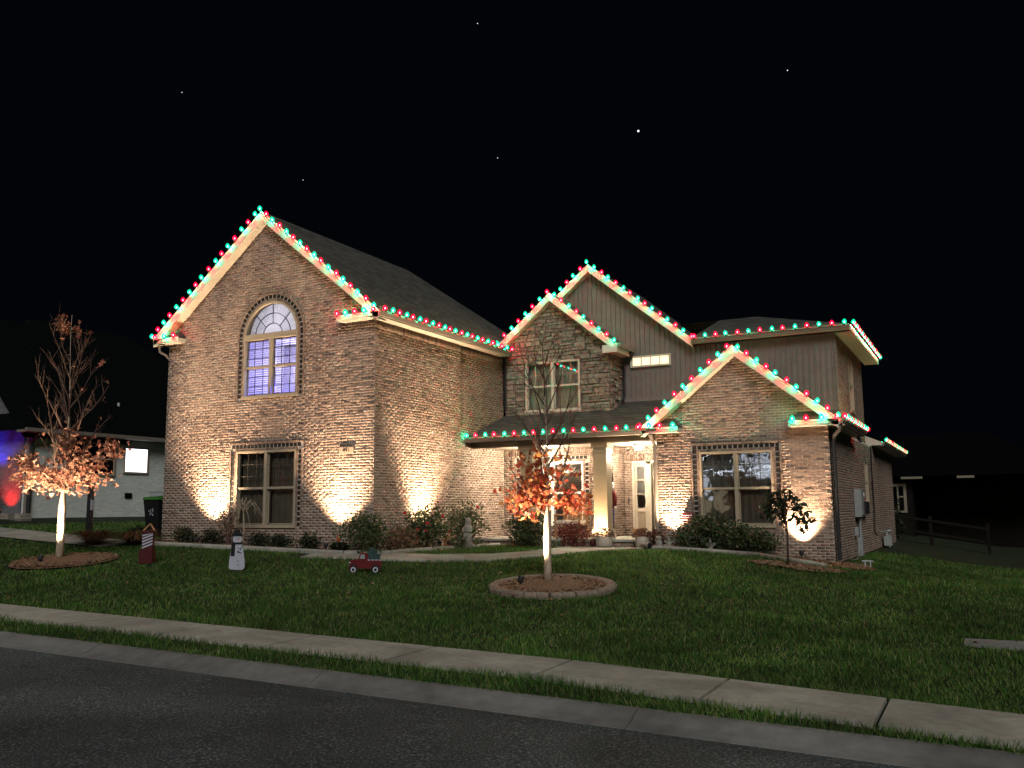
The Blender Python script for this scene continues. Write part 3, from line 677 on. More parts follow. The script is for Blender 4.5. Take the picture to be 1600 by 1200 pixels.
# --- stone gable over the porch
SY = 24.8; SX0, SX1 = WX1, -9.63; SA, SS, SH, SCX = 8.07, .822, 2.1, -11.42; SR = 24.5
fS = Fr('F', SY); fSs = Fr('S', SX1)
hS = hole(-12.39, -10.58, 4.52, 6.03, .02)
def ivS(z):
    half = (SA-.2-z)/SS
    a, b_ = max(SX0, SCX-half), min(SX1, SCX+half)
    return [] if b_-a < .05 else minus([(a, b_)], hS(z))
ST = []
def stonewall(name, fr, z0, z1, iv):
    b = MB(); z = z0
    while z < z1-1e-6:
        zz = min(z+.03, z1)
        for p, q in iv((z+zz)/2): b.add([fr.P(p, z), fr.P(q, z), fr.P(q, zz), fr.P(p, zz)], [(0, 1, 2, 3)])
        z = zz
    w_ = b.build(name, 'stonejoint', HOUSE); z = z0
    while z < z1-.05:
        hgt = random.choice((.075, .09, .105, .12, .16)); hgt = min(hgt, z1-z)
        for p, q in iv(z+hgt/2):
            u = p
            while u < q-.04:
                l = random.uniform(.16, .5); l = q-u if q-u-l < .12 else l
                parts = [(z, z+hgt)] if hgt < .15 or random.random() < .5 else [(z, z+hgt*.5), (z+hgt*.5, z+hgt)]
                for a, c in parts:
                    j = .013; v = brick8(fr, u+.006, u+l-.006, a+.006, c-.006, -.02, random.uniform(.008, .075), j)
                    v = [Vector(x) for x in v]; m_ = sum(v[4:], Vector())/4
                    for i in range(4, 8): v[i] = v[i]+(m_-v[i])*.08
                    s = MB(); s.hexa(v, 0, random.random()); s.build('stone', 'stone', w_)
                u += l
        z += hgt
    return w_
stonewall('stone_wall', fS, 4.3, SA-.22, ivS)
stonewall('stone_wall', fSs, 4.35, 6.2, lambda z: [(24.8, 25.75)])
window(fS, -12.39, -10.58, 4.52, 6.03, mun='upper', fm='trim', back='curtain', mrows=2, cm='palecurtain')
slope_roof('roof', SCX, SH, SA, SS, SR+.027, 29, t=.06)
rake(SCX, SH, SA, SS, SR, SY, cut={-1: 1.78})
b = MB(); b.box(SX1, SX1+.33, SR, 25.75, 6.1, 6.24); b.build('soffit', 'trim', HOUSE)
b = MB(); b.box(SX1+.33, SX1+.35, SR, 25.75, 6.09, 6.34); b.box(SX1-.1, SX1+.35, SR-.012, SR+.018, 6.08, 6.30); b.build('fascia', 'fascia', HOUSE)
b = MB(); b.box(SX1+.351, SX1+.46, SR, 25.75, 6.22, 6.33); b.build('gutter', 'gutter', HOUSE)
b = MB(); b.tube([(SX1+.4, 25.5, 6.22), (SX1+.38, 25.6, 6.05), (SX1+.12, 25.66, 5.9), (SX1+.1, 25.68, 4.95), (SX1+.16, 25.4, 4.75)], .05, 6); b.build('downspout', 'darkmetal', HOUSE)
b = MB(); b.tube([(WX1+.05, 24.72, 6.2), (WX1+.05, 24.72, 4.6)], .04, 6); b.build('downspout', 'darkmetal', HOUSE)

# --- siding gable and upper storey
VY = 25.75; VA, VS, VCX, VR = 9.07, .823, -10.54, 25.45; VX1 = -3.45
PS0, PSL = 3.63, .345                                    # porch roof: z = PS0 + PSL*(Y-22.5)
GA, GS, GCX, GH, GY, GR = 5.62, .803, -5.49, 2.44, 22.85, 22.5
fV = Fr('F', VY)
sd = sub('siding_wall', HOUSE)
b = MB(); b.add([(-9.63, VY, 3.5), (VX1, VY, 3.5), (VX1, VY, 6.3), (-7.33, VY, 6.3), (-10.54, VY, VA-.2), (-12.6, VY, VA-.2-2.06*VS), (-9.63, VY, 6.3)], [(0, 1, 2, 3, 6), (6, 3, 4, 5)]); b.build('sheathing', 'siding', sd)
def vtop(u):
    return max(6.30, VA-.18-VS*abs(u-VCX))
u = -12.5; PW = .152
while u < VX1-.02:
    u1 = min(u+PW, VX1); zb = PS0+PSL*(VY-22.5) if u < -7.9 else 4.0
    if u < -9.63: zb = 6.0
    t0, t1 = vtop(u), vtop(u1)
    if min(t0, t1) > zb+.05:
        p = MB()
        for a, c, d in ((u+.002, u1-.036, .014), (u1-.036, u1-.002, .045)):
            ta = t0+(t1-t0)*(a-u)/(u1-u); tb = t0+(t1-t0)*(c-u)/(u1-u)
            p.hexa([fV.P(a, zb, 0.001), fV.P(c, zb, 0.001), fV.P(c, tb, .001), fV.P(a, ta, .001), fV.P(a, zb, d), fV.P(c, zb, d), fV.P(c, tb, d), fV.P(a, ta, d)])
        p.build('plank', 'siding', sd)
    u += PW
b = MB(); b.box(-9.6, -7.8, VY-.06, VY-.0, PS0+PSL*3.25-.02, PS0+PSL*3.25+.12); b.build('skirt_board', 'siding', HOUSE)
rake(VCX, 3.21, VA, VS, VR, VY)
slope_roof('roof', VCX, 3.21, VA, VS, VR+.027, 30.5)
b = MB(); b.box(-7.33, VX1+.4, VR, VY, 6.28, 6.3); b.build('soffit', 'trim', HOUSE)
eave('eave', -7.33, VX1+.42, VR, VY, 6.42, 6.28, 'F')
eave('eave', VX1, VX1+.42, VR, 32.3, 6.42, 6.28, 'S', False)
b = MB(); e0, e1, ez = -8.2, VX1+.44, 6.43; rz = 7.6
e0 = -7.4; b.add([(e0, VR-.03, ez), (e1, VR-.03, ez), (e1, 32.3, ez), (e0-6, 32.3, ez), (e1-3.2, 28.9, rz), (e0-6, 28.9, rz), (e0, 28.9, rz)], [(0, 1, 4, 6), (1, 2, 4), (2, 3, 5, 4)]); b.build('roof', 'roof', HOUSE)
# strip window
sw = sub('window', HOUSE); sw['label'] = 'narrow strip window with four warm lit panes'
f = MB(); U0, U1, Z0, Z1 = -9.30, -8.05, 5.76, 6.10
for q in ((U0, U1, Z0, Z0+.05), (U0, U1, Z1-.05, Z1), (U0, U0+.06, Z0+.05, Z1-.05), (U1-.06, U1, Z0+.05, Z1-.05)): f.box(q[0], q[1], VY-.11, VY-.06, q[2], q[3])
for i in range(1, 4): x = U0+.06+(U1-U0-.12)*i/4; f.box(x-.012, x+.012, VY-.102, VY-.08, Z0+.05, Z1-.05)
f.build('frame', 'trim', sw)
for i in range(4):
    a = U0+.06+(U1-U0-.12)*i/4+.013; b = MB(); b.box(a, a+(U1-U0-.12)/4-.026, VY-.085, VY-.076, Z0+.051, Z1-.051); b.build('pane', 'warmlit', sw)
# --- right flank
fR = Fr('S', VX1); fL = Fr('S', -3.35)
hR = hole(28.0, 28.9, 4.35, 5.95, .02)
wall('wall', fR, 3.6, 6.28, lambda z: minus([(25.75, 31.2)], hR(z)), proud=(.0015, .005))
window(fR, 28.0, 28.9, 4.35, 5.95, units=1, fm='tan')
hL2 = hole(29.6, 30.3, 1.7, 3.0, .02)
wall('wall', fL, -.3, 3.52, lambda z: minus([(22.85, 38.4)], hL2(z)), proud=(.0015, .005))
window(fL, 29.6, 30.3, 1.7, 3.0, units=1, fm='tan')
eave('eave', -3.35, -3.05, GR, 27.0, 3.65, 3.52, 'S')
b = MB(); b.add([(-3.03, GR, 3.66), (-3.03, 27.0, 3.66), (-3.45, 27.0, 4.0), (-3.45, GR+.2, 4.0)], [(0, 1, 2, 3)]); b.build('roof', 'roof', HOUSE)
eave('eave', -3.35, -3.05, 31.9, 40.3, 3.68, 3.55, 'S')
b = MB(); b.add([(-3.03, 31.9, 3.69), (-3.03, 40.3, 3.69), (-7, 36, 5.4), (-7, 31.9, 5.4), (-7, 40.3, 3.69)], [(0, 1, 2, 3), (1, 4, 2)]); b.build('roof', 'roof', HOUSE)
b = MB(); b.add([(-3.35, 31.9, 3.55), (-3.05, 31.9, 3.55), (-3.05, 31.9, 3.68), (-4.6, 31.9, 4.35), (-4.6, 31.9, 3.55)], [(0, 1, 2, 3, 4)]); b.build('eave_end', 'trim', HOUSE)

# --- front right gable
fG = Fr('F', GY); hG = hole(-6.51, -4.68, 1.15, 3.0)
def ivG(z):
    half = min(2.14, (GA-.2-z)/GS)
    return [] if half < .05 else minus([(GCX-half, GCX+half+(.008 if half == 2.14 else 0))], hG(z))
wall('wall', fG, .0, GA-.22, ivG, soldier=None)
surround(fG, -6.51, -4.68, 1.15, 3.0)
window(fG, -6.51, -4.68, 1.15, 3.0, mun='upper')
slope_roof('roof', GCX, GH, GA, GS, GR+.027, VY)
rake(GCX, GH, GA, GS, GR, GY)
ret(GCX-GH, -6.95, GR, GY, 3.64, 3.52, .25, 1); ret(-4.2, GCX+GH, GR, GY, 3.64, 3.52, .25, -1)
b = MB(); b.tube([(-3.02, 22.52, 3.5), (-3.05, 22.6, 3.4), (-3.2, 22.85, 3.3), (-3.25, 22.92, 3.15), (-3.25, 22.92, .35)], .05, 8); b.build('downspout', 'darkmetal', HOUSE)

# --- porch
b = MB(); x0, x1 = WX1-.05, -7.5
b.add([(x0, 22.47, PS0), (x1, 22.47, PS0), (x1, VY, PS0+PSL*3.28), (x0, VY, PS0+PSL*3.28), (x0, 22.47, PS0-.05), (x1, 22.47, PS0-.05), (x1, VY, PS0+PSL*3.28-.05), (x0, VY, PS0+PSL*3.28-.05)], [(0, 1, 2, 3), (4, 7, 6, 5), (0, 4, 5, 1)]); b.build('porch_roof', 'roof', HOUSE)
eave('eave', WX1-.06, -7.9, 22.5, 22.75, 3.61, 3.50, 'F')
b = MB(); u = WX1-.05
while u < -7.66: b.box(u+.002, u+.088, 22.83, 22.86, 3.375, 3.5); u += .09
b.build('frieze_board', 'tan', HOUSE)
box('beam', 'trim', HOUSE, WX1-.05, -7.64, 22.862, 23.15, 3.36, 3.5)
box('beam_trim', 'trim', HOUSE, WX1-.05, -7.64, 22.80, 22.861, 3.335, 3.372)
box('porch_ceiling', 'trim', HOUSE, WX1-.1, -7.64, 23.15, VY, 3.40, 3.43)
fB = Fr('F', SY); hB = hole(-12.55, -10.53, 1.15, 2.98)
wall('wall', fB, .6, 3.40, lambda z: minus([(WX1-.07, SX1+.01)], hB(z)), soldier=(3.2, 3.4))
surround(fB, -12.55, -10.53, 1.15, 2.98)
window(fB, -12.55, -10.53, 1.15, 2.98, mun='none', fm='white', back='slats')
wall('wall', Fr('S', SX1), .6, 3.40, lambda z: [(SY, VY)], soldier=(3.2, 3.4))
wall('wall', fV, .6, 3.40, lambda z: minus([(SX1, -7.6)], [(-9.36, -7.7)] if z < 2.97 else []), soldier=(2.98, 3.18))
# entry: sidelight, mullion, door
dr = sub('door', HOUSE); b = MB(); b.box(-8.76, -7.88, 25.80, 25.85, .83, 2.9); b.build('door_leaf', 'tan', dr)
b = MB(); b.tube([(-8.69, 25.78, 1.75), (-8.69, 25.73, 1.78), (-8.69, 25.73, 2.0), (-8.69, 25.78, 2.03)], .012, 6); b.build('handle', 'darkmetal', dr)
sdl = sub('sidelight', HOUSE); f = MB()
for q in ((-9.36, -9.29, .83, 2.97), (-8.93, -8.78, .83, 2.97), (-9.29, -7.75, 2.9, 2.97)): f.box(q[0], q[1], 25.70, 25.82, q[2], q[3])
for q in ((-9.289, -9.23, .83, 2.9), (-8.99, -8.931, .83, 2.9), (-9.23, -8.99, .83, .92), (-9.23, -8.99, 1.5, 1.62), (-9.23, -8.99, 2.8, 2.9), (-9.23, -8.99, 2.0, 2.04), (-9.23, -8.99, 2.4, 2.44)): f.box(q[0], q[1], 25.755, 25.79, q[2], q[3])
f.build('frame', 'trim', sdl)
box('panel', 'tan', sdl, -9.23, -8.99, 25.785, 25.795, .92, 1.5)
box('panel', 'tan', sdl, -9.18, -9.04, 25.772, 25.784, 1.0, 1.42)
for z in (1.62, 2.04, 2.44):
    b = MB(); zt = {1.62: 2.0, 2.04: 2.4, 2.44: 2.8}[z]; b.add([(-9.23, 25.775, z), (-8.99, 25.775, z), (-8.99, 25.775, zt), (-9.23, 25.775, zt)], [(0, 1, 2, 3)]); b.build('pane', 'glass', sdl)
box('sheer', 'sheer', sdl, -9.25, -8.97, 25.86, 25.865, 1.6, 2.85)
box('doorbell', 'darkmetal', HOUSE, -9.50, -9.47, 25.71, 25.74, 1.72, 1.9)
# slab with brick riser, columns, ceiling lamps
slab = sub('porch_floor', HOUSE); box('slab_top', 'concrete', slab, WX1-.05, -7.6, 22.62, VY, .74, .80)
fP = Fr('F', 22.68); b = MB(); b.add([fP.P(WX1, .4), fP.P(-7.6, .4), fP.P(-7.6, .74), fP.P(WX1, .74)], [(0, 1, 2, 3)]); rw = b.build('riser', 'mortar', slab)
u = WX1
while u < -7.65:
    BR.append((brick8(fP, u, u+.0575, .545, .735, -.01, .012), random.random(), fP, None, None, rw)); u += .067
for cxx in (-11.38, -9.19):
    c = sub('column', HOUSE); CM = 'columntan'
    b = MB(); y0, y1 = 22.76, 23.14; b.box(cxx-.19, cxx+.19, y0, y1, 1.08, 3.08)
    for k in range(5): x = cxx-.15+k*.06; b.box(x, x+.045, y0-.006, y0+.001, 1.1, 3.06)
    b.build('shaft', CM, c)
    b = MB(); b.box(cxx-.235, cxx+.235, y0-.04, y1+.04, .80, 1.05); b.box(cxx-.215, cxx+.215, y0-.02, y1+.02, 1.05, 1.08); b.build('plinth', CM, c)
    b = MB(); b.box(cxx-.22, cxx+.22, y0-.025, y1+.025, 3.08, 3.13); b.box(cxx-.2, cxx+.2, y0-.012, y1+.012, 3.13, 3.22); b.box(cxx-.235, cxx+.235, y0-.04, y1+.04, 3.22, 3.34); b.build('capital', CM, c)
for lx, ly, pw in ((-11.6, 23.9, 430), (-8.7, 24.5, 300)):
    c = sub('ceiling_light', HOUSE); b = MB(); b.lathe([(.16, 0), (.16, -.03), (.12, -.05)], (lx, ly, 3.4), 20); b.build('base', 'darkmetal', c)
    b = MB(); b.lathe([(.13, -.05), (.14, -.09), (.11, -.14), (.05, -.165)], (lx, ly, 3.4), 20); b.build('lamp_shade', 'lamp', c, True)
    light('POINT', 'porch_lamp', (lx, ly, 3.13), pw, (1, .78, .56), .1, HOUSE)
b = MB(); b.tube([(-7.72, 22.62, 3.5), (-7.70, 22.72, 3.35), (-7.66, 22.80, 3.2), (-7.66, 22.80, .75)], .05, 8); b.build('downspout', 'gutter', HOUSE)
# number plaque
pq = sub('number_plaque', HOUSE); box('plate', 'wallplate', pq, -14.10, -13.66, 17.965, 17.985, 2.98, 3.14)
def text(body, loc, size, m, parent, rot=(PI/2, 0, 0), ext=.004, name='lettering'):
    c = bpy.data.curves.new(name, 'FONT'); c.body = body; c.size = size; c.extrude = ext; c.align_x = 'CENTER'; c.align_y = 'CENTER'
    tmp = bpy.data.objects.new(name, c); COL.objects.link(tmp); bpy.context.view_layer.update()
    me = bpy.data.meshes.new_from_object(tmp.evaluated_get(bpy.context.evaluated_depsgraph_get())); bpy.data.objects.remove(tmp)
    me.transform(Matrix.Rotation(rot[0], 4, 'X')); me.materials.clear(); me.materials.append(M[m]); o = bpy.data.objects.new(name, me); COL.objects.link(o); o.location = loc
    if parent: attach(o, parent)
    return o
text('491', (-13.88, 17.96, 3.06), .15, 'brickdark', pq)

# --- bricks: the 300 that show largest one by one, the rest joined
SUR[0].build('window_surround', 'brick', HOUSE)['kind'] = 'stuff'; SUR[1].build('window_surround', 'brickdark', HOUSE)['kind'] = 'stuff'
def show(e):
    if e[3] is None or e[4][0] < .185: return 1e9
    p = Vector(e[2].P(*e[3])); f_ = abs((p-CAM).normalized().y if e[2].k == 'F' else (p-CAM).normalized().x)
    return (p-CAM).length/max(f_, .05)**.5 + (50 if p.z < .75 else 0)
order = sorted(range(len(BR)), key=lambda i: show(BR[i])); single = set(order[:300])
BM_ = {}
for kk in 'FS':
    for vv in range(3):
        b = MB(); fr0 = Fr(kk, 0); v = brick8(fr0, -.5, .5, -.5, .5, -1, 0, 0)
        v = [(x+random.uniform(-.01, .01)*(1 if kk == 'F' else .3), y+random.uniform(-.01, .01)*(.3 if kk == 'F' else 1), z+random.uniform(-.03, .03)) for x, y, z in v]
        b.hexa(v); me = bpy.data.meshes.new('brick'); me.from_pydata(b.v, [], b.f); me.materials.append(M['brick']); BM_[kk, vv] = me
for i in order[:300]:
    c8, tn, fr_, c, sz, w_ = BR[i]; o = bpy.data.objects.new('brick', BM_[fr_.k, i % 3]); COL.objects.link(o)
    o.location = fr_.P(*c); o.scale = (sz[0], .025, sz[1]) if fr_.k == 'F' else (.025, sz[0], sz[1]); attach(o, w_)
rest = [BR[i] for i in range(len(BR)) if i not in single]
V = np.array([e[0] for e in rest]).reshape(-1, 3); n = len(rest); base = np.arange(n)[:, None]*8
F = np.concatenate([base+np.array([q]) for q in ((4, 5, 6, 7), (0, 1, 5, 4), (1, 2, 6, 5), (2, 3, 7, 6), (3, 0, 4, 7))])
bulk('bricks', V, F, 'brick', np.tile(np.array([e[1] for e in rest]), 5), HOUSE, 'stuff')

# ------------------------------------------------------------------ light strings
def bulbmesh(name, core, shell):
    b = MB()
    b.lathe([(.018, -.035), (.018, 0), (.022, .004)], n=8, mi=0)
    b.lathe([(.025, .004), (.046, .018), (.060, .048), (.055, .080), (.034, .112), (.006, .134)], n=10, mi=1)
    b.lathe([(.008, .026), (.018, .038), (.020, .058), (.008, .078)], n=8, mi=2)
    me = bpy.data.meshes.new(name); me.from_pydata(b.v, [], b.f)
    for m in ('darkmetal', shell, core): me.materials.append(M[m])
    me.polygons.foreach_set('material_index', b.m); me.polygons.foreach_set('use_smooth', [True]*len(b.f)); return me
BME = [bulbmesh('red_bulb', 'corered', 'bulbred'), bulbmesh('green_bulb', 'coregrn', 'bulbgrn')]
LD = []
for nm, c, p in (('red_glow', (1, .012, .045), 27), ('green_glow', (.0, 1, .66), 21)):
    l = bpy.data.lights.new(nm, 'POINT'); l.energy = p; l.color = c; l.shadow_soft_size = .02; LD.append(l)
def string(label, a, b, k0=0, up_=(0, -.12, 1), sp=.305):
    a = Vector(a); b = Vector(b); n = max(2, int(round((b-a).length/sp))); t = thing('light_string', label, 'string lights', a, 'light strings along the roof edges')
    q = Vector(up_).to_track_quat('Z', 'Y'); pts = []
    for i in range(n+1):
        p = a+(b-a)*(i/n); o = bpy.data.objects.new('bulb', BME[(i+k0) % 2]); COL.objects.link(o); o.location = p-Vector((0, 0, .035))+(b-a).normalized()*random.uniform(-.018, .018)
        qq = (Vector(up_).normalized()+Vector((random.gauss(0, .12), random.gauss(0, .06), 0))).to_track_quat('Z', 'Y'); o.rotation_mode = 'QUATERNION'; o.rotation_quaternion = qq; attach(o, t)
        light('POINT', 'glow', o.location+Vector(up_).normalized()*.045, 0, None, parent=t, data=LD[(i+k0) % 2])
        pts.append(p-Vector((0, 0, .07)))
        if i < n: pts.append(a+(b-a)*((i+.5)/n)-Vector((0, 0, random.uniform(.075, .11))))
    w_ = MB(); w_.tube(pts, .006, 4); w_.build('wire', 'darkmetal', t)
e = .055
string('lights up the left slope of the tall wing gable', (WC-WH-.02, WR-e, WA-WS*WH+.03), (WC-.15, WR-e, WA-.08), 1)
string('lights down the right slope of the tall wing gable', (WC, WR-e, WA+.04), (WC+WH-.1, WR-e, WA-WS*WH+.10), 1)
string('three short lights on the left foot of the tall wing gable', (WX0-.2, WR-e, 6.40), (-19.6, WR-e, 6.40), 0)
string('four short lights on the right foot of the tall wing gable', (-14.0, WR-e, 6.40), (WX1+.2, WR-e, 6.40), 0)
string('lights along the gutter on the side of the tall wing', (WX1+.44, WR+.1, 6.42), (WX1+.44, 24.4, 6.42), 0, (.12, 0, 1))
string('lights up the left slope of the stone gable', (SCX-1.75, SR-e, SA-SS*1.75+.04), (SCX-.05, SR-e, SA), 1)
string('lights down the right slope of the stone gable', (SCX+.2, SR-e, SA-.12), (SCX+SH, SR-e, SA-SS*SH+.05), 1)
string('five lights up the left slope of the siding gable', (VCX-1.15, VR-e, VA-VS*1.15+.04), (VCX, VR-e, VA+.04), 0)
string('lights down the right slope of the siding gable', (VCX+.25, VR-e, VA-VS*.25+.04), (VCX+3.2, VR-e, VA-VS*3.2+.05), 1)
string('lights along the upper storey gutter right of the siding gable', (-7.25, VR-.13, 6.46), (VX1+.3, VR-.13, 6.46), 0)
string('lights running back along the upper storey right eave', (VX1+.5, VR+.1, 6.47), (VX1+.5, 32.2, 6.47), 1, (.12, 0, 1))
string('lights along the porch gutter', (WX1+.05, 22.36, 3.66), (-7.95, 22.36, 3.66), 1)
string('lights up the left slope of the low right gable', (GCX-GH, GR-e, GA-GS*GH+.04), (GCX-.1, GR-e, GA-.04), 0)
string('lights down the right slope of the low right gable', (GCX+.15, GR-e, GA-.08), (GCX+GH, GR-e, GA-GS*GH+.05), 1)
string('three lights on the left foot of the low right gable', (-7.7, GR-e, 3.68), (-7.05, GR-e, 3.68), 1)
string('four lights on the right foot of the low right gable', (-4.1, GR-e, 3.68), (-3.1, GR-e, 3.68), 1)
string('lights running back along the low right gutter', (-2.91, GR+.1, 3.69), (-2.91, 27.0, 3.69), 0, (.12, 0, 1))
string('lights on the rear single storey eave at right', (-2.91, 32.0, 3.72), (-2.91, 40.2, 3.72), 1, (.12, 0, 1))

# ------------------------------------------------------------------ flood lights
def flood(label, loc, target, power, color=(1, .69, .44), deg=90, blend=1.0, lens='lens', group='garden flood lights'):
    x, y = loc; z = hz(x, y); t = thing('flood_light', label, 'flood light', (x, y, z), group)
    a = Vector((x, y, z+.16)); d = (Vector(target)-a).normalized()
    b = MB(); b.tube([(x, y, z-.1), (x, y, z+.12)], .012, 6); b.build('stake', 'darkmetal', t)
    b = MB(); b.tube([a-d*.07, a-d*.05, a+d*.02, a+d*.05], [.025, .05, .06, .065], 12); b.build('housing', 'darkmetal', t, True)
    b = MB(); b.tube([a+d*.044, a+d*.0505], [.05, .05], 12); b.build('lens', lens, t)
    o = light('SPOT', 'flood', a+d*.08, power, color, .07, None, spot_size=math.radians(deg), spot_blend=blend)
    o.rotation_euler = d.to_track_quat('-Z', 'Y').to_euler(); attach(o, t)
flood('flood light at the wall left of the lower wing window', (-18.15, 17.4), (-18.15, 18.0, 3.5), 2500)
flood('flood light at the wall right of the lower wing window', (-14.0, 17.4), (-14.0, 18.0, 3.5), 2500)
flood('flood light behind the rose bush on the wing side wall', (-12.5, 20.05), (-13.09, 20.05, 3.5), 3000)
flood('flood light left of the wide gable window', (-7.22, 22.5), (-7.22, 22.85, 2.4), 1500)
flood('flood light at the right corner behind the drooping tree', (-4.05, 22.55), (-4.05, 22.85, 1.8), 1300)
flood('flood light at the foot of the right porch column', (-9.2, 22.35), (-9.19, 22.76, 1.5), 240, deg=125)
flood('flood light in the ring aimed up the middle tree', (-7.5, 14.75), (-7.2, 15.28, 2.0), 1500, (1, .76, .54), 90)
flood('flood light aimed up the brown leaved tree', (-18.9, 13.55), (-19.1, 14.2, 2.4), 2200, (1, .76, .5), 90)

# ------------------------------------------------------------------ plants
def leafmesh(name, P, size, m, parent, kind='leaf', flat=None):
    """P (n,3) leaf centres; each leaf a small folded blade or a five-lobed maple shape"""
    n = len(P); A = RNG.normal(size=(n, 3)); A /= np.linalg.norm(A, axis=1)[:, None]; B = RNG.normal(size=(n, 3))
    B -= (B*A).sum(1)[:, None]*A; B /= np.linalg.norm(B, axis=1)[:, None]; Cn = np.cross(A, B)
    s = size*RNG.uniform(.45, 1.4, n)[:, None]
    if kind == 'maple':
        ang = np.radians([270, 305, 335, 5, 30, 62, 90, 118, 150, 175, 205, 235]); rad = np.array([.55, .42, .75, .95, .42, .8, 1.15, .8, .42, .95, .75, .42][:12])
        rad = np.array([.25, .75, .45, 1.0, .5, .62, 1.2, .62, .5, 1.0, .45, .75])
        T = [(0, 0, 0)]+[(r*math.cos(a), r*math.sin(a), .34*r*r*(.6+.4*((i % 2)*2-1))) for i, (a, r) in enumerate(zip(ang, rad))]
        fs = [(0, i, i % 12+1) for i in range(1, 13)]
    else:
        T = [(0, -1, 0), (.48, 0, .12), (0, 1.05, 0), (-.48, 0, .12)]; fs = [(0, 1, 2), (0, 2, 3)]
    T = np.array(T); V = P[:, None, :]+s[:, None, :]*(T[None, :, 0:1]*A[:, None]+T[None, :, 1:2]*B[:, None]+T[None, :, 2:3]*Cn[:, None])
    F = (np.arange(n)[:, None, None]*len(T)+np.array(fs)[None]).reshape(-1, 3)
    return bulk(name, V.reshape(-1, 3), F, m, np.repeat(RNG.random(n), len(fs)), parent)
def shrub(name, label, x, y, rx, rz, n, size, m, ry=None, z=None, group=None, bloom=None, lift=.0, cat='shrub', stems=5):
    ry = ry or rx; z = hz(x, y) if z is None else z; t = thing(name, label, cat, (x, y, z), group)
    D = RNG.normal(size=(n, 3)); D /= np.linalg.norm(D, axis=1)[:, None]; ph = RNG.uniform(0, 6, 6)
    lump = 1+.16*np.sin(3*D[:, 0]*2+ph[0])*np.sin(3*D[:, 1]*2+ph[1])+.14*np.sin(7*D[:, 2]+ph[2]+4*D[:, 0])+.09*np.sin(11*D[:, 0]+ph[3])*np.sin(12*D[:, 2]+ph[4])
    r = (RNG.random(n)**.42)*lump*RNG.uniform(.85, 1.12, n); P = D*r[:, None]*np.array([rx, ry, rz*.5])
    P[:, 2] = np.maximum(P[:, 2], -rz*.48); P += np.array([x, y, z+rz*.5+lift])
    leafmesh('foliage', P, size, m, t)
    b = MB()
    for k in range(stems):
        a = random.uniform(0, 2*PI); q = random.uniform(.3, .8)
        b.tube([(x+.02*math.cos(a), y+.02*math.sin(a), z-.05), (x+rx*.4*q*math.cos(a), y+ry*.4*q*math.sin(a), z+lift+rz*.45), (x+rx*.8*q*math.cos(a+.3), y+ry*.8*q*math.sin(a+.3), z+lift+rz*.85)], [.012, .009, .004], 5)
    b.build('stem', 'twig', t)
    if bloom:
        for k in range(bloom):
            a = random.uniform(PI*1.05, PI*1.95); zz = random.uniform(.35, .95); c = Vector((x+rx*.95*math.cos(a), y+ry*.95*math.sin(a), z+lift+rz*zz)); b = MB()
            b.lathe([(.005, -.03), (.035, -.015), (.045, .01), (.03, .03), (.012, .035)], c, 8); b.build('rose_bloom', 'rose', t, True)
    return t
g = 'clipped shrubs along the wing wall'
for i, (px, lb, rx, rz) in enumerate([(-20.3, 'low dark shrub at the far left corner of the wing', .28, .42), (-18.66, 'round dark shrub in front of the left flood light', .34, .48), (-17.69, 'round dark shrub under the left edge of the wing window', .36, .46),
        (-16.1, 'dark shrub behind the snowman cutout', .32, .40), (-15.42, 'small dark shrub below the right half of the wing window', .30, .38), (-14.55, 'small dark shrub just left of the right flood light', .28, .40), (-13.62, 'tiny round shrub beside the orange stake', .22, .26)]):
    shrub('shrub', lb, px, 17.45, rx, rz, 900, .035, 'leafdark', .3, group=g)
shrub('rose_bush', 'big leafy bush at the front corner of the wing', -12.85, 17.35, .62, .95, 1800, .042, 'leaf', .5, lift=.03)
shrub('dry_shrub', 'brownish dry perennials between the two corner bushes', -12.6, 18.5, .5, .62, 1000, .04, 'leafdry', .4)
shrub('rose_bush', 'tall bush with red roses in front of the side wall flood', -12.45, 19.35, .62, 1.1, 2200, .042, 'leaf', .5, bloom=5)
shrub('rose_bush', 'rose bush behind the grey statue', -12.35, 21.15, .58, 1.2, 1700, .042, 'leaf', .5, bloom=2)
shrub('small_plant', 'small bright green plant at the foot of the statue', -12.2, 20.45, .28, .35, 350, .045, 'leafpale')
shrub('hydrangea_bush', 'round green bush left of the middle tree at the porch', -11.05, 22.15, .62, .98, 2100, .045, 'leaf', .45)
shrub('burgundy_bush', 'round burgundy bush in front of the porch', -9.72, 22.05, .52, .72, 1900, .03, 'leafred', .45)
shrub('low_plant', 'low pale ground cover beside the burgundy bush', -10.5, 22.2, .35, .22, 500, .03, 'leafpale', .25)
shrub('flowering_bush', 'leafy bush with white edges left of the gable window', -6.72, 22.25, .40, .62, 1300, .04, 'leafpale', .35)
shrub('evergreen_bush', 'dense bush under the left pane of the gable window', -6.25, 22.35, .55, .95, 2000, .04, 'leaf', .4)
shrub('evergreen_bush', 'spreading bush under the middle of the gable window', -5.55, 22.3, .6, .82, 2000, .04, 'leaf', .4)
shrub('evergreen_bush', 'low drooping bush under the right pane of the gable window', -4.92, 22.3, .5, .62, 1500, .04, 'leaf', .4)
shrub('low_plant', 'low brown plant between the second flower pot and the owl', -7.5, 22.28, .3, .5, 700, .032, 'mum', .25)
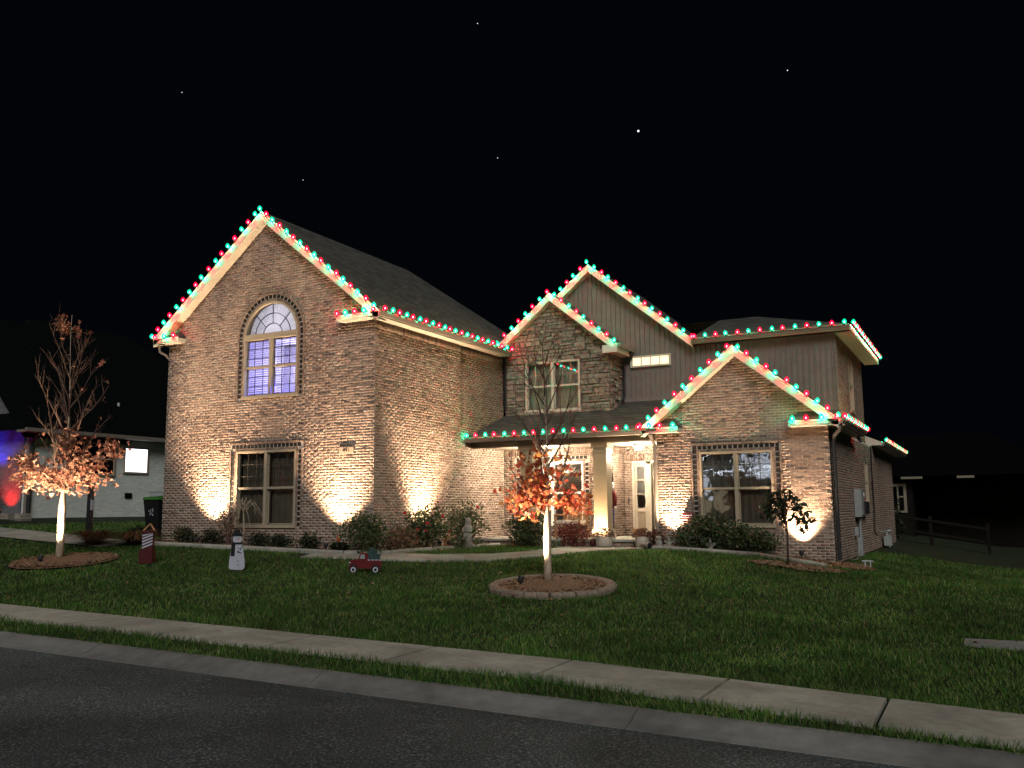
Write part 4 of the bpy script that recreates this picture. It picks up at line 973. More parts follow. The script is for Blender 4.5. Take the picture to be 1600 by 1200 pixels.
def grassclump(label, x, y, r, n):
    t = thing('ornamental_grass', label, 'grass clump', (x, y, hz(x, y)), 'dry ornamental grasses at left'); a = RNG.uniform(0, 2*PI, n); l = RNG.uniform(.5, 1.1, n)*r
    c = np.stack([x+RNG.normal(0, .06, n), y+RNG.normal(0, .06, n), np.full(n, hz(x, y))], 1); o = np.stack([np.cos(a), np.sin(a)], 1)*l[:, None]
    s = np.stack([-np.sin(a), np.cos(a), np.zeros(n)], 1)*.008
    mid = c+np.concatenate([o*.5, (.42*l+.05)[:, None]], 1); tip = c+np.concatenate([o*1.15, (.22*l)[:, None]], 1)
    V = np.stack([c-s, c+s, mid+s, mid-s, tip], 1).reshape(-1, 3); b5 = np.arange(n)[:, None]*5
    F = np.concatenate([b5+np.array([[0, 1, 2]]), b5+np.array([[0, 2, 3]]), b5+np.array([[3, 2, 4]])])
    bulk('blades', V, F, 'leafdry', np.tile(RNG.random(n), 3), t)
grassclump('dry grass clump beside the dark post', -20.55, 16.2, .75, 420)
grassclump('dry grass clump nearest the wing corner', -19.7, 16.75, .65, 420)
grassclump('dry grass clump between post and wing', -20.1, 17.3, .6, 350)
def pot(label, x, y, z, r):
    t = thing('flower_pot', label, 'flower pot', (x, y, z), 'mum pots at the porch step'); b = MB(); b.lathe([(r*.78, 0), (r*.95, .03), (r, .2), (r*1.02, .26), (r*.92, .26), (r*.9, .22)], (x, y, z), 20); b.build('pot', 'pot', t, True)
    n = 700; D = RNG.normal(size=(n, 3)); D /= np.linalg.norm(D, axis=1)[:, None]; D[:, 2] = np.abs(D[:, 2]); P = D*np.array([r*1.35, r*1.35, .24])*(RNG.random(n)**.25)[:, None]+np.array([x, y, z+.24])
    leafmesh('blooms', P, .022, 'mum', t)['kind'] = 'stuff'
pot('pale flower pot of brown mums beside the column', -8.88, 22.2, hz(-8.88, 22.2)+.03, .22); pot('pale flower pot of brown mums beside the downspout', -7.86, 22.25, hz(-7.86, 22.25)+.03, .2)

def tree(name, label, x, y, H, r0, fork, nb, spread, elev, bark='bark', leafy=(), leafsize=.05, leafmat='maple', tufts=0, seed=1, lean=(0, 0), hi=.8):
    random.seed(seed); z = hz(x, y)+.05; t = thing(name, label, 'tree', (x, y, z)); tr = MB(); br = MB(); tips = []
    lead = []; n = 14
    for i in range(n+1):
        q = i/n; lead.append(Vector((x+lean[0]*q+.03*math.sin(q*9+seed)*q, y+lean[1]*q+.03*math.cos(q*7+seed)*q, z-.05+H*q)))
    rad = [r0*(1.25 if i == 0 else 1-.12*i/n if lead[i].z < z+fork else max(.06, (1-(i/n)**.8)*.6)) for i in range(n+1)]
    tr.tube(lead, rad, 10); tr.build('trunk', bark, t, True)
    def limb(p, d, L, r, lev):
        pts = [p]; k = 5
        for i in range(k):
            d = (d+Vector((random.gauss(0, .10), random.gauss(0, .10), .10 if lev == 0 else .04))).normalized(); pts.append(pts[-1]+d*L/k)
        br.tube(pts, [max(.0026, r*(1-.85*i/k)) for i in range(k+1)], 5); tips.append(pts[-1])
        if lev < 2:
            for j in range(5 if lev == 0 else 3):
                i = random.randint(1, k-1); s_ = Vector((random.gauss(0, 1), random.gauss(0, 1), random.uniform(-.1, .7))).normalized()
                limb(pts[i], (d*1.1+s_*.8).normalized(), L*random.uniform(.25, .5), r*.45, lev+1)
    for i in range(nb):
        q = fork/H+(hi-fork/H)*(i/(nb-1))**.9; k = min(n-1, int(q*n)); p = lead[k].lerp(lead[k+1], q*n-k); a = i*2.4+seed; el = math.radians(elev+random.uniform(-10, 14)+18*q)
        limb(p, Vector((math.cos(a)*math.cos(el), math.sin(a)*math.cos(el), math.sin(el))), spread*(1.15-.75*q)*random.uniform(.8, 1.15), r0*.38*(1.15-q*.75), 0)
    br.build('branches', 'twig', t)['kind'] = 'stuff'
    P = []
    for (cx_, cz, rx_, rz_, cnt) in leafy:                # cx along the street as seen, cz above ground
        D = RNG.normal(size=(cnt, 3)); D /= np.linalg.norm(D, axis=1)[:, None]; ph = RNG.uniform(0, 6, 3)
        lump = 1+.22*np.sin(5*D[:, 0]+ph[0])+.2*np.sin(6*D[:, 2]+4*D[:, 1]+ph[1]); D *= (RNG.random(cnt)**.5*lump)[:, None]
        P.append(np.array([x+cx_*rt.x, y+cx_*rt.y, z+cz])+D*np.array([rx_, rx_*.9, rz_]))
    if tufts:
        top = sorted(tips, key=lambda v: -v.z)[:tufts*6]
        for v in random.sample(top, tufts): P.append(np.array(v)+RNG.normal(0, .09, (26, 3))*np.array([.6, .6, 1.3]))
        for v in random.sample(tips, min(22, len(tips))): P.append(np.array(v)+RNG.normal(0, .05, (2, 3)))
    if P: leafmesh('foliage', np.concatenate(P), leafsize, leafmat, t, 'maple')
    random.seed(seed+99); return t
tree('maple_tree', 'young bare topped maple with red orange leaves in the middle ring', -7.22, 15.28, 4.95, .072, 1.22, 15, 1.75, 36, seed=4, leafsize=.062,
     leafy=((-.34, 1.5, .55, .36, 360), (.42, 1.42, .5, .25, 210), (-.1, 1.85, .65, .35, 220), (-.15, 2.3, .5, .38, 90)))
tree('maple_tree', 'young tree with brown orange leaves at the far left', -19.09, 14.17, 5.75, .085, 1.45, 17, 2.0, 42, seed=9, leafsize=.064, leafmat='maple2', tufts=4,
     leafy=((-.55, 1.95, .62, .42, 330), (.45, 2.05, .72, .5, 380), (0, 1.75, .9, .35, 330), (.1, 2.6, .5, .45, 150), (-.95, 2.25, .35, .3, 90), (1.05, 2.5, .35, .32, 90)))
# drooping little tree at the right corner and bare weeping shrub before the wing window
def weeper(name, label, x, y, H, reach, n, leaves, bark, lm, seed):
    random.seed(seed); z = hz(x, y)+.02; t = thing(name, label, 'tree', (x, y, z)); b = MB(); P = []
    b.tube([(x, y, z-.05), (x+.02, y, z+H*.4), (x-.02, y+.01, z+H*.75), (x+.03, y, z+H*.92)], [.026, .022, .018, .012], 7); b.build('trunk', bark, t, True)
    br = MB()
    for i in range(n):
        a = 2*PI*i/n+random.uniform(-.4, .4); rr = reach*random.uniform(.55, 1.1); p0 = Vector((x, y, z+H*random.uniform(.7, .9))); pts = []
        up_ = random.uniform(.1, .3)*H; dn = random.uniform(.35, .75)*H
        for k in range(9):
            q = k/8; pts.append(p0+Vector((math.cos(a)*rr*q+random.gauss(0, .012), math.sin(a)*rr*q+random.gauss(0, .012), up_*math.sin(min(1, q*1.7)*PI/1.6)-dn*max(0, q-.35)**1.4*1.3)))
        br.tube(pts, [.010*(1-.75*k/8) for k in range(9)], 5)
        for k in range(leaves): q = random.uniform(.45, 1); i0 = int(q*8*.999); P.append(np.array(pts[i0])+RNG.normal(0, .045, 3)-np.array([0, 0, .04]))
    br.build('branches', bark if not leaves else 'twig', t)['kind'] = 'stuff'
    if P: leafmesh('foliage', np.array(P), .062, lm, t, 'leaf')
    random.seed(seed+1); return t
weeper('weeping_tree', 'small drooping tree with dark leaves before the corner flood light', -3.95, 20.35, 1.52, .72, 13, 46, 'twig', 'leafdark', 3)
weeper('weeping_shrub', 'bare twisted weeping shrub in front of the wing window', -16.55, 17.35, 1.15, .62, 16, 0, 'bark', 'leafdark', 8)
shrub('dead_leaf_shrub', 'loose brown leaved shrub left of the bare weeping shrub', -17.1, 17.4, .42, .75, 420, .035, 'leafdry', .3, lift=.25)

# ------------------------------------------------------------------ lawn ornaments
def board(x, y):
    """flat cutouts face the street: a along the board, z up, d thickness towards the street"""
    r_ = Vector((math.cos(YAW*.7), -math.sin(YAW*.7), 0)); n_ = Vector((r_.y, -r_.x, 0)); o = Vector((x, y, hz(x, y)))
    return lambda a, z, d=0: o+r_*a+Vector((0, 0, z))+n_*d, n_
def cut(mb, B, poly, d0, d1, n_, mi=0): mb.prism([B(a, z, d0) for a, z in poly], n_*(d1-d0), mi)
def disc(cx, cz, r, n=20, sy=1): return [(cx+r*math.cos(2*PI*k/n), cz+r*sy*math.sin(2*PI*k/n)) for k in range(n)]
t = thing('snowman_cutout', 'flat white snowman yard cutout with black hat and scarf', 'yard sign', (-13.79, 14.31, hz(-13.79, 14.31))); B, n_ = board(-13.79, 14.31)
b = MB(); cut(b, B, [(-.12, .02), (.12, .02), (.17, .06), (.165, .2), (.13, .42), (.10, .56), (-.10, .56), (-.13, .42), (-.165, .2), (-.17, .06)], 0, .02, n_); b.build('body', 'snow', t)
b = MB(); cut(b, B, disc(0, .64, .095), .001, .026, n_); b.build('head', 'snow', t)
b = MB(); cut(b, B, [(-.12, .70), (.12, .70), (.12, .725), (.08, .735), (.075, .83), (-.075, .83), (-.08, .735), (-.12, .725)], .002, .034, n_); b.build('hat', 'black', t)
b = MB(); cut(b, B, [(-.11, .535), (.11, .535), (.115, .575), (-.115, .575)], .002, .03, n_); cut(b, B, [(-.13, .30), (-.05, .30), (-.04, .54), (-.12, .54)], .001, .032, n_); b.build('scarf', 'black', t)
for zz in (.46, .37, .2, .12):
    b = MB(); cut(b, B, disc(.03, zz, .012, 8), .02, .028, n_); b.build('button', 'black', t)
for a_ in (-.03, .03):
    b = MB(); cut(b, B, disc(a_, .665, .01, 8), .026, .032, n_); b.build('eye', 'black', t)
b = MB(); cut(b, B, [(0, .645), (.06, .63), (0, .625)], .026, .033, n_); b.build('nose', 'orange', t)
b = MB(); b.bar(B(.06, .42, .024), B(.13, .52, .024), .012, .012); b.bar(B(-.0, .40, .024), B(.1, .36, .024), .012, .012); b.build('arm', 'black', t)
for a_ in (-.08, .08):
    b = MB(); b.bar(B(a_, -.1, .01), B(a_, .05, .01), .012, .012); b.build('stake', 'darkmetal', t)
t = thing('gift_cutout', 'tall dark red gift post with diagonal white stripes on the lawn', 'yard sign', (-16.57, 14.51, hz(-16.57, 14.51))); B, n_ = board(-16.57, 14.51)
b = MB(); cut(b, B, [(-.16, 0), (.16, 0), (.15, .3), (-.15, .3)], 0, .16, n_); b.build('base_box', 'darkred', t)
b = MB(); cut(b, B, [(-.125, .3), (.125, .3), (.125, .66), (-.125, .66)], .03, .1, n_); b.build('post', 'darkred', t)
for k in range(5):
    b = MB(); z0 = .32+k*.066; cut(b, B, [(-.124, z0), (.124, z0+.09 if z0+.09 < .655 else .655), (.124, min(.658, z0+.125)), (-.124, z0+.035)], .1, .106, n_); b.build('stripe', 'snow', t)
b = MB(); cut(b, B, [(-.13, .66), (.13, .66), (.13, .71), (-.13, .71)], .02, .11, n_); b.build('band', 'darkred', t)
b = MB(); b.bar(B(-.13, .71, .06), B(.03, .86, .06), .02, .03); b.bar(B(.14, .71, .06), B(.03, .86, .06), .02, .03); b.build('bow', 'wood', t)
t = thing('truck_cutout', 'red pickup truck yard cutout carrying a green tree', 'yard sign', (-11.26, 15.25, hz(-11.26, 15.25))); B, n_ = board(-11.26, 15.25)
b = MB(); cut(b, B, [(-.33, .1), (.33, .1), (.335, .26), (.08, .27), (.06, .38), (.03, .405), (-.1, .405), (-.14, .29), (-.28, .27), (-.335, .23)], 0, .03, n_); b.build('truck_body', 'red', t)
b = MB(); cut(b, B, [(-.11, .29), (-.005, .29), (-.005, .375), (-.085, .375)], .03, .035, n_); b.build('cab_window', 'grey', t)
for a_ in (-.235, .225):
    b = MB(); cut(b, B, [(a_+.115*math.cos(q), .085+.125*math.sin(q)) for q in np.linspace(0, PI, 14)], .03, .038, n_); b.build('fender', 'darkred', t)
    w_ = MB(); cut(w_, B, disc(a_, .075, .082), .038, .05, n_); w_ = w_.build('wheel', 'black', t)
    b = MB(); cut(b, B, disc(a_, .075, .055), .05, .054, n_); b.build('rim', 'snow', w_)
    b = MB(); cut(b, B, disc(a_, .075, .028), .054, .058, n_); b.build('hub', 'black', w_)
b = MB(); cut(b, B, disc(-.315, .215, .022, 10, .6), .03, .04, n_); b.build('headlight', 'snow', t)
b = MB(); cut(b, B, [(-.01, .33), (.06, .40), (.02, .43), (.10, .47), (.06, .51), (.16, .50), (.20, .52), (.19, .46), (.26, .45), (.24, .40), (.32, .37), (.30, .32), (.33, .27), (.05, .27)], -.012, .026, n_); b.build('pine_cutout', 'pine', t)
for k in range(4):
    b = MB(); cut(b, B, [(.06+k*.075, .255), (.105+k*.075, .255), (.105+k*.075, .275), (.06+k*.075, .275)], .031, .036, n_); b.build('bed_slat', 'snow', t)
for a_ in (-.1, .12):
    b = MB(); b.bar(B(a_, -.08, .01), B(a_, .12, .01), .012, .012); b.build('stake', 'darkmetal', t)
# orange stake, bird house, statue, figurines
x, y = -13.71, 17.5; z = hz(x, y); t = thing('garden_stake', 'orange pointed glass garden stake beside the right wing flood', 'garden stake', (x, y, z))
b = MB(); b.tube([(x, y, z-.1), (x, y, z+.2)], .006, 5); b.build('rod', 'darkmetal', t); b = MB(); b.lathe([(.004, .18), (.04, .27), (.045, .3), (.03, .36), (.004, .43)], (x, y, z), 10); b.build('finial', 'orange', t, True)
def lathething(name, label, cat, x, y, parts, z=None, group=None):
    z = hz(x, y)+.02 if z is None else z; t = thing(name, label, cat, (x, y, z), group)
    for pn, prof, m, kw in parts:
        b = MB(); b.lathe(prof, (x+kw.get('dx', 0), y+kw.get('dy', 0), z), kw.get('n', 14), 0, kw.get('sx', 1), kw.get('sy', 1)); b.build(pn, m, t, True)
    return t
x, y = -12.05, 20.7; st = lathething('statue', 'grey stone statue of a standing robed figure beside the rose bush', 'statue', x, y, [
    ('robe', [(.14, 0), (.15, .03), (.125, .1), (.105, .25), (.10, .36), (.115, .46), (.12, .53), (.075, .575), (.045, .6)], 'statue', {'sy': .75}), ('head', [(.02, .58), (.052, .61), (.06, .66), (.052, .71), (.025, .74), (.004, .748)], 'statue', {}),
    ('veil', [(.095, .44), (.10, .55), (.075, .62), (.078, .68), (.06, .745), (.01, .772)], 'statue', {'dy': .025, 'sx': .95})])
b = MB(); zz = hz(x, y)
for sx_ in (-1, 1): b.tube([(x+sx_*.11, y-.01, zz+.53), (x+sx_*.125, y-.05, zz+.42), (x+sx_*.02, y-.10, zz+.45)], [.034, .03, .022], 8)
b.build('arms', 'statue', st, True)
b = MB()
for k in range(7): a = -PI/2+(k-3)*.38; b.tube([(x+.10*math.cos(a), y+.078*math.sin(a), zz+.4), (x+.148*math.cos(a), y+.11*math.sin(a), zz+.05)], [.008, .016], 5)
b.build('folds', 'statue', st, True)
x, y = -12.5, 20.55; z = hz(x, y)+.02; t = thing('bird_house', 'small terracotta bird house under the roses', 'bird house', (x, y, z)); b = MB(); b.box(x-.13, x+.13, y-.1, y+.1, z, z+.2); b.build('box', 'wood', t)
b = MB(); b.prism([(x-.17, y-.13, z+.2), (x+.17, y-.13, z+.2), (x, y-.13, z+.34)], (0, .26, 0)); b.build('roof', 'wood', t); b = MB(); b.tube([(x, y-.105, z+.12), (x, y-.098, z+.12)], .04, 10); b.build('entrance', 'black', t)
for (x, y, lb) in ((-7.12, 22.05, 'small pointed white angel figurine near the flood light'), (-6.1, 22.1, 'small pointed white angel figurine under the window bush')):
    t = lathething('figurine', lb, 'figurine', x, y, [('body', [(.075, 0), (.08, .02), (.06, .1), (.045, .17), (.03, .19)], 'statue', {'n': 10}), ('head', [(.01, .185), (.036, .2), (.04, .225), (.03, .25), (.018, .27), (.006, .33)], 'statue', {'n': 10})])
    b = MB(); z = hz(x, y)+.02
    for s_ in (-1, 1): b.prism([(x+s_*.03, y+.02, z+.09), (x+s_*.12, y+.03, z+.17), (x+s_*.10, y+.03, z+.21), (x+s_*.02, y+.02, z+.18)], (0, .012, 0))
    b.build('wings', 'statue', t)
lathething('owl_figurine', 'small pale owl figurine beside the dark spot lamp', 'figurine', -7.36, 22.0, [('body', [(.06, 0), (.085, .03), (.09, .12), (.07, .19), (.062, .2)], 'statue', {'n': 12}), ('head', [(.06, .2), (.075, .23), (.07, .28), (.045, .3), (.02, .3)], 'statue', {'n': 12})])
x, y = -7.62, 21.75; z = hz(x, y); t = thing('spot_lamp', 'unlit dark spot lamp lying beside the second flower pot', 'spot lamp', (x, y, z)); b = MB(); b.tube([(x-.14, y+.05, z+.1), (x+.02, y-.01, z+.11), (x+.12, y-.05, z+.10)], [.05, .075, .085], 12); b.build('housing', 'gutter', t, True)
b = MB(); b.tube([(x+.118, y-.05, z+.1), (x+.125, y-.053, z+.1)], .075, 12); b.build('lens', 'black', t); b = MB(); b.tube([(x, y, z-.08), (x, y, z+.08)], .012, 6); b.build('stake', 'darkmetal', t)
lathething('lantern', 'small pale green lantern beside the burgundy bush', 'lantern', -9.95, 21.75, [('base', [(.07, 0), (.07, .02), (.055, .03)], 'statue', {'n': 4}), ('body', [(.055, .03), (.055, .17)], 'leafpale', {'n': 4}), ('cap', [(.075, .17), (.07, .19), (.02, .25)], 'statue', {'n': 4})])
lathething('jar', 'small dark red jar beside the first flower pot', 'jar', -9.25, 22.3, [('body', [(.05, 0), (.075, .05), (.07, .14), (.045, .18), (.05, .2)], 'darkred', {})])
# porch: chair, toy soldier, crate
x, y, z = -10.6, 24.05, .8; t = thing('porch_chair', 'wooden slatted porch chair with pale cushion', 'chair', (x, y, z))
for sx_ in (-.36, .36):
    for yy in (-.3, .3): b = MB(); b.box(x+sx_-.025, x+sx_+.025, y+yy-.025, y+yy+.025, z, z+(.62 if yy < 0 else .85)); b.build('leg', 'wood', t)
    b = MB(); b.box(x+sx_-.04, x+sx_+.04, y-.36, y+.3, z+.62, z+.65); b.build('armrest', 'wood', t)
for k in range(9): b = MB(); u = x-.33+k*.0825; b.hexa([(u-.022, y+.27, z+.42), (u+.022, y+.27, z+.42), (u+.022, y+.29, z+.42), (u-.022, y+.29, z+.42), (u-.022, y+.36, z+.9), (u+.022, y+.36, z+.9), (u+.022, y+.38, z+.9), (u-.022, y+.38, z+.9)]); b.build('slat', 'wood', t)
b = MB(); b.box(x-.37, x+.37, y+.34, y+.40, z+.88, z+.95); b.build('top_rail', 'wood', t); b = MB(); b.box(x-.36, x+.36, y-.3, y+.28, z+.34, z+.38); b.build('seat', 'wood', t); b = MB(); b.box(x-.33, x+.33, y-.33, y+.25, z+.381, z+.48); b.build('cushion', 'cushion', t)
x, y, z = -9.42, 24.05, .8
t = lathething('toy_soldier', 'tall red coated toy soldier decoration behind the porch column', 'toy soldier', x, y, [
    ('stand', [(.14, 0), (.14, .1), (.12, .12)], 'white', {}), ('hat', [(.09, 1.52), (.1, 1.56), (.095, 1.72), (.105, 1.8), (.06, 1.82)], 'black', {}),
    ('head', [(.05, 1.3), (.09, 1.34), (.1, 1.42), (.095, 1.5), (.08, 1.53)], 'skin', {}), ('coat', [(.12, .78), (.135, .85), (.11, .98), (.13, 1.15), (.145, 1.25), (.10, 1.31), (.05, 1.33)], 'red', {'sy': .75})], z=z)
b = MB(); b.lathe([(.1, 1.33), (.118, 1.38), (.115, 1.48), (.1, 1.53)], (x, y+.012, z), 14); b.build('hair', 'white', t, True)
for sx_ in (-.06, .06):
    b = MB(); b.tube([(x+sx_, y, z+.42), (x+sx_, y, z+.8)], [.05, .06], 10); b.build('leg', 'navy', t, True); b = MB(); b.tube([(x+sx_, y-.03, z+.12), (x+sx_, y, z+.2), (x+sx_, y, z+.43)], [.06, .052, .055], 10); b.build('boot', 'black', t, True)
for sx_ in (-1, 1):
    b = MB(); b.tube([(x+sx_*.14, y, z+1.25), (x+sx_*.17, y-.01, z+1.05), (x+sx_*.165, y-.03, z+.86)], [.045, .042, .036], 8); b.build('arm', 'red', t, True)
    b = MB(); b.tube([(x+sx_*.165, y-.03, z+.87), (x+sx_*.165, y-.035, z+.79)], [.034, .028], 8); b.build('hand', 'white', t, True)
x, y, z = -8.9, 24.9, .8; t = thing('crate', 'small wooden crate on the porch beside the entry', 'crate', (x, y, z))
for k in range(3): b = MB(); b.box(x-.14, x+.14, y-.14, y-.125, z+.02+k*.075, z+.085+k*.075); b.build('slat', 'wood', t)
for k in range(3): b = MB(); b.box(x+.125, x+.14, y-.124, y+.14, z+.02+k*.075, z+.085+k*.075); b.build('slat', 'wood', t)
b = MB(); b.box(x-.13, x+.12, y-.12, y+.13, z, z+.2); b.build('crate_body', 'wood', t)
x, z = -6.95, 1.32; t = thing('wall_planter', 'red plaid box hung on the brick left of the gable window', 'planter box', (x, 22.78, z)); b = MB(); b.box(x-.02, x+.26, 22.70, 22.83, z, z+.15); b.build('box', 'red', t)
for k in range(5): b = MB(); b.box(x+.01+k*.055, x+.025+k*.055, 22.694, 22.70, z+.01, z+.14); b.build('stripe', 'darkred', t)
for k in range(2): b = MB(); b.box(x-.015, x+.255, 22.690, 22.694, z+.04+k*.05, z+.052+k*.05); b.build('stripe', 'snow', t)
# meter lid in the lawn
x, y = -.02, 13.55; z = hz(x, y); t = thing('meter_lid', 'flat concrete meter lid set in the lawn at far right', 'lid', (x, y, z)); b = MB(); b.box(x-.42, x+.4, y-.27, y+.27, z-.1, z+.03); b.build('frame', 'kerb', t); b = MB(); b.box(x-.34, x+.32, y-.2, y+.2, z+.031, z+.037); b.build('cover', 'kerb', t)

# ------------------------------------------------------------------ right flank fittings
WXR = -3.335
def wbox(name, parent, y0, y1, z0, z1, d, m, d0=0): b = MB(); b.box(WXR+d0, WXR+d, y0, y1, z0, z1); return b.build(name, m, parent)
t = thing('electric_panel', 'tall grey electric panel and conduit on the right flank wall', 'electric panel', (WXR, 27, 1.3)); wbox('panel', t, 26.75, 27.3, 1.32, 2.08, .17, 'grey'); wbox('cover', t, 26.79, 27.26, 1.36, 2.04, .185, 'grey', .171)
b = MB(); b.tube([(WXR+.08, 27.05, 1.33), (WXR+.08, 27.05, .75)], .03, 8); b.build('conduit', 'grey', t); wbox('riser_duct', t, 26.95, 27.2, .05, .76, .13, 'grey'); wbox('junction_box', t, 26.45, 26.62, .82, 1.05, .1, 'grey')
b = MB(); b.lathe([(.09, 0), (.09, .06), (.075, .1), (.03, .11)], (0, 0, 0), 14); b.v = [(WXR+zz, 28.2+yy, 1.92+xx) for xx, yy, zz in b.v]; b.build('meter', 'snow', t, True)
t = thing('service_box', 'dark utility box right of the electric panel', 'utility box', (WXR, 28.2, 1.4)); wbox('box', t, 28.0, 28.9, 1.38, 1.74, .14, 'darkmetal'); wbox('lid', t, 28.02, 28.88, 1.62, 1.73, .15, 'darkmetal', .141)
b = MB(); b.tube([(WXR+.03, 31.2, 3.5), (WXR+.03, 31.1, 2.6), (WXR+.03, 31.15, 1.6), (WXR+.03, 31.0, .8), (WXR+.05, 31.3, .7)], .022, 6); tag(b.build('cable', 'black'), 'black cable running down the right flank wall', 'cable')
t = thing('gas_meter', 'grey gas meter with pipes low on the rear flank wall', 'gas meter', (WXR, 33.5, .1)); b = MB(); b.box(WXR+.06, WXR+.3, 33.2, 33.6, .3, .62); b.build('body', 'grey', t)
b = MB(); b.tube([(WXR+.15, 33.25, .6), (WXR+.15, 33.25, .78), (WXR+.15, 32.6, .78), (WXR+.1, 32.5, .78), (WXR, 32.5, .78)], .022, 7); b.tube([(WXR+.15, 33.55, .6), (WXR+.15, 33.55, .74), (WXR+.15, 34.0, .74), (WXR+.15, 34.0, -.1)], .022, 7); b.build('pipe', 'grey', t)
b = MB(); b.lathe([(.02, 0), (.1, .02), (.11, .05), (.09, .08), (.02, .09)], (WXR+.15, 34.0, .72), 12); b.build('regulator', 'grey', t, True)
b = MB(); b.tube([(-3.15, 23.05, 1.0), (-3.12, 23.2, .6), (-3.1, 23.4, .36), (-3.05, 24.2, .3), (-3.1, 25.0, .33), (-3.12, 25.8, .42), (-3.2, 26.4, .44)], .014, 6); tag(b.build('garden_hose', 'statue'), 'pale garden hose drooping along the foot of the right flank', 'hose')
for k, (x, y) in enumerate(((-2.63, 22.3), (-2.53, 22.42))):
    z = hz(x, y); t = thing('drain_pipe', ('short pale drain pipe in the grass nearest the brick corner', 'short pale drain pipe just behind the first one')[k], 'pipe', (x, y, z), 'short drain pipes'); b = MB(); b.tube([(x, y, z-.1), (x, y, z+.16)], .014, 8); b.build('pipe', 'snow', t); b = MB(); b.tube([(x-.06, y, z+.16), (x+.06, y, z+.16)], .017, 8); b.build('cap', 'snow', t)
t = thing('security_lamp', 'small unlit security lamp under the right flank soffit', 'lamp', (WXR+.2, 26.9, 3.42)); b = MB(); b.lathe([(.05, .1), (.05, .06), (.02, .05)], (WXR+.18, 26.9, 3.42), 10); b.build('base', 'snow', t)
for s_ in (-1, 1): b = MB(); b.tube([(WXR+.18, 26.9+s_*.03, 3.47), (WXR+.24, 26.9+s_*.14, 3.40)], [.025, .05], 9); b.build('lamp_head', 'snow', t, True)

# ------------------------------------------------------------------ bin, post and the neighbour on the left
x, y = -21.2, 18.9; z = hz(x, y); t = thing('wheelie_bin', 'black wheeled trash bin with a green lid beside the wing', 'trash bin', (x, y, z))
b = MB(); b.hexa([(x-.24, y-.26, z+.08), (x+.24, y-.26, z+.08), (x+.24, y+.26, z+.08), (x-.24, y+.26, z+.08), (x-.31, y-.36, z+1.05), (x+.31, y-.36, z+1.05), (x+.31, y+.36, z+1.05), (x-.31, y+.36, z+1.05)]); b.build('bin_body', 'bin', t)
b = MB(); b.hexa([(x-.33, y-.4, z+1.052), (x+.33, y-.4, z+1.052), (x+.33, y+.38, z+1.052), (x-.33, y+.38, z+1.052), (x-.30, y-.36, z+1.13), (x+.30, y-.36, z+1.13), (x+.29, y+.34, z+1.18), (x-.29, y+.34, z+1.18)]); b.build('lid', 'binlid', t)
for s_ in (-1, 1): b = MB(); b.tube([(x+s_*.27, y+.25, z+.13), (x+s_*.31, y+.25, z+.13)], .13, 14); b.build('wheel', 'bin', t)
b = MB(); b.tube([(x-.26, y+.42, z+1.0), (x+.26, y+.42, z+1.0)], .018, 6); b.build('handle', 'bin', t)
b = MB(); yf = lambda zz: y-.26-.10*(zz-.08)/.97-.006
b.tube([(x-.06, yf(.62), z+.62), (x-.02, yf(.75), z+.75), (x+.05, yf(.8), z+.8), (x+.07, yf(.72), z+.72), (x+.0, yf(.66), z+.66), (x+.08, yf(.6), z+.6)], .014, 5); b.tube([(x-.11, yf(.72), z+.72), (x-.07, yf(.76), z+.76)], .012, 5); b.build('emblem', 'snow', t)
x, y = -21.0, 16.4; z = hz(x, y); t = thing('lamp_post', 'slim dark unlit post behind the brown leaved tree', 'post', (x, y, z)); b = MB(); b.box(x-.06, x+.06, y-.06, y+.06, z-.2, z+1.5); b.build('post', 'darkmetal', t); b = MB(); b.box(x-.09, x+.09, y-.09, y+.09, z+1.5, z+1.54); b.build('cap', 'darkmetal', t); b = MB(); b.box(x+.065, x+.1, y-.05, y+.05, z+.85, z+1.12); b.build('sign_plate', 'snow', t)
M['paintbrick'] = bricktex('pale_painted_brick', (.66, .70, .65), (.50, .54, .51), (.74, .76, .72))
M['greybrick'] = bricktex('grey_brick', (.15, .15, .16), (.10, .10, .11), (.2, .2, .2))
NB = thing('house', 'pale brick neighbouring house with one bright white window', 'house', (-33, 24, 1.4))
b = MB(); b.box(-44, -30, 20.95, 36, .6, 4.55); b.build('wall', 'paintbrick', NB)
b = MB(); b.add([(-40, 20.9, 1.0), (-30.4, 20.9, 1.0), (-30.4, 20.9, 4.4), (-34.6, 20.9, 8.8), (-40, 20.9, 4.0)], [(0, 1, 2, 3, 4)]); b.build('front_wall', 'greybrick', NB)
b = MB(); b.add([(-29.6, 20.3, 4.5), (-29.6, 36.5, 4.5), (-36.5, 30, 10.0), (-36.5, 25, 10.0), (-44, 20.3, 4.5), (-44, 36.5, 4.5)], [(0, 1, 2, 3), (0, 3, 4), (1, 5, 2)]); b.build('roof', 'farroof', NB)
b = MB(); b.prism([(-29.9, 20.5, 4.25), (-34.6, 20.5, 9.15), (-34.6, 20.5, 9.3), (-29.8, 20.5, 4.4)], (0, 4.5, 0)); b.build('roof', 'farroof', NB)
b = MB(); b.box(-30, -29.55, 20.3, 36, 4.42, 4.5); b.build('soffit', 'gutter', NB); b = MB(); b.box(-29.56, -29.45, 20.3, 36, 4.43, 4.56); b.build('gutter', 'gutter', NB)
b = MB(); b.tube([(-29.6, 20.85, 4.4), (-29.8, 20.85, 4.2), (-29.93, 20.85, 4.0), (-29.93, 20.85, 1.3)], .06, 6); b.build('downspout', 'darkmetal', NB)
b = MB(); b.tube([(-31.4, 25.6, 5.6), (-31.4, 25.6, 6.05)], .05, 8); b.build('roof_vent', 'snow', NB)
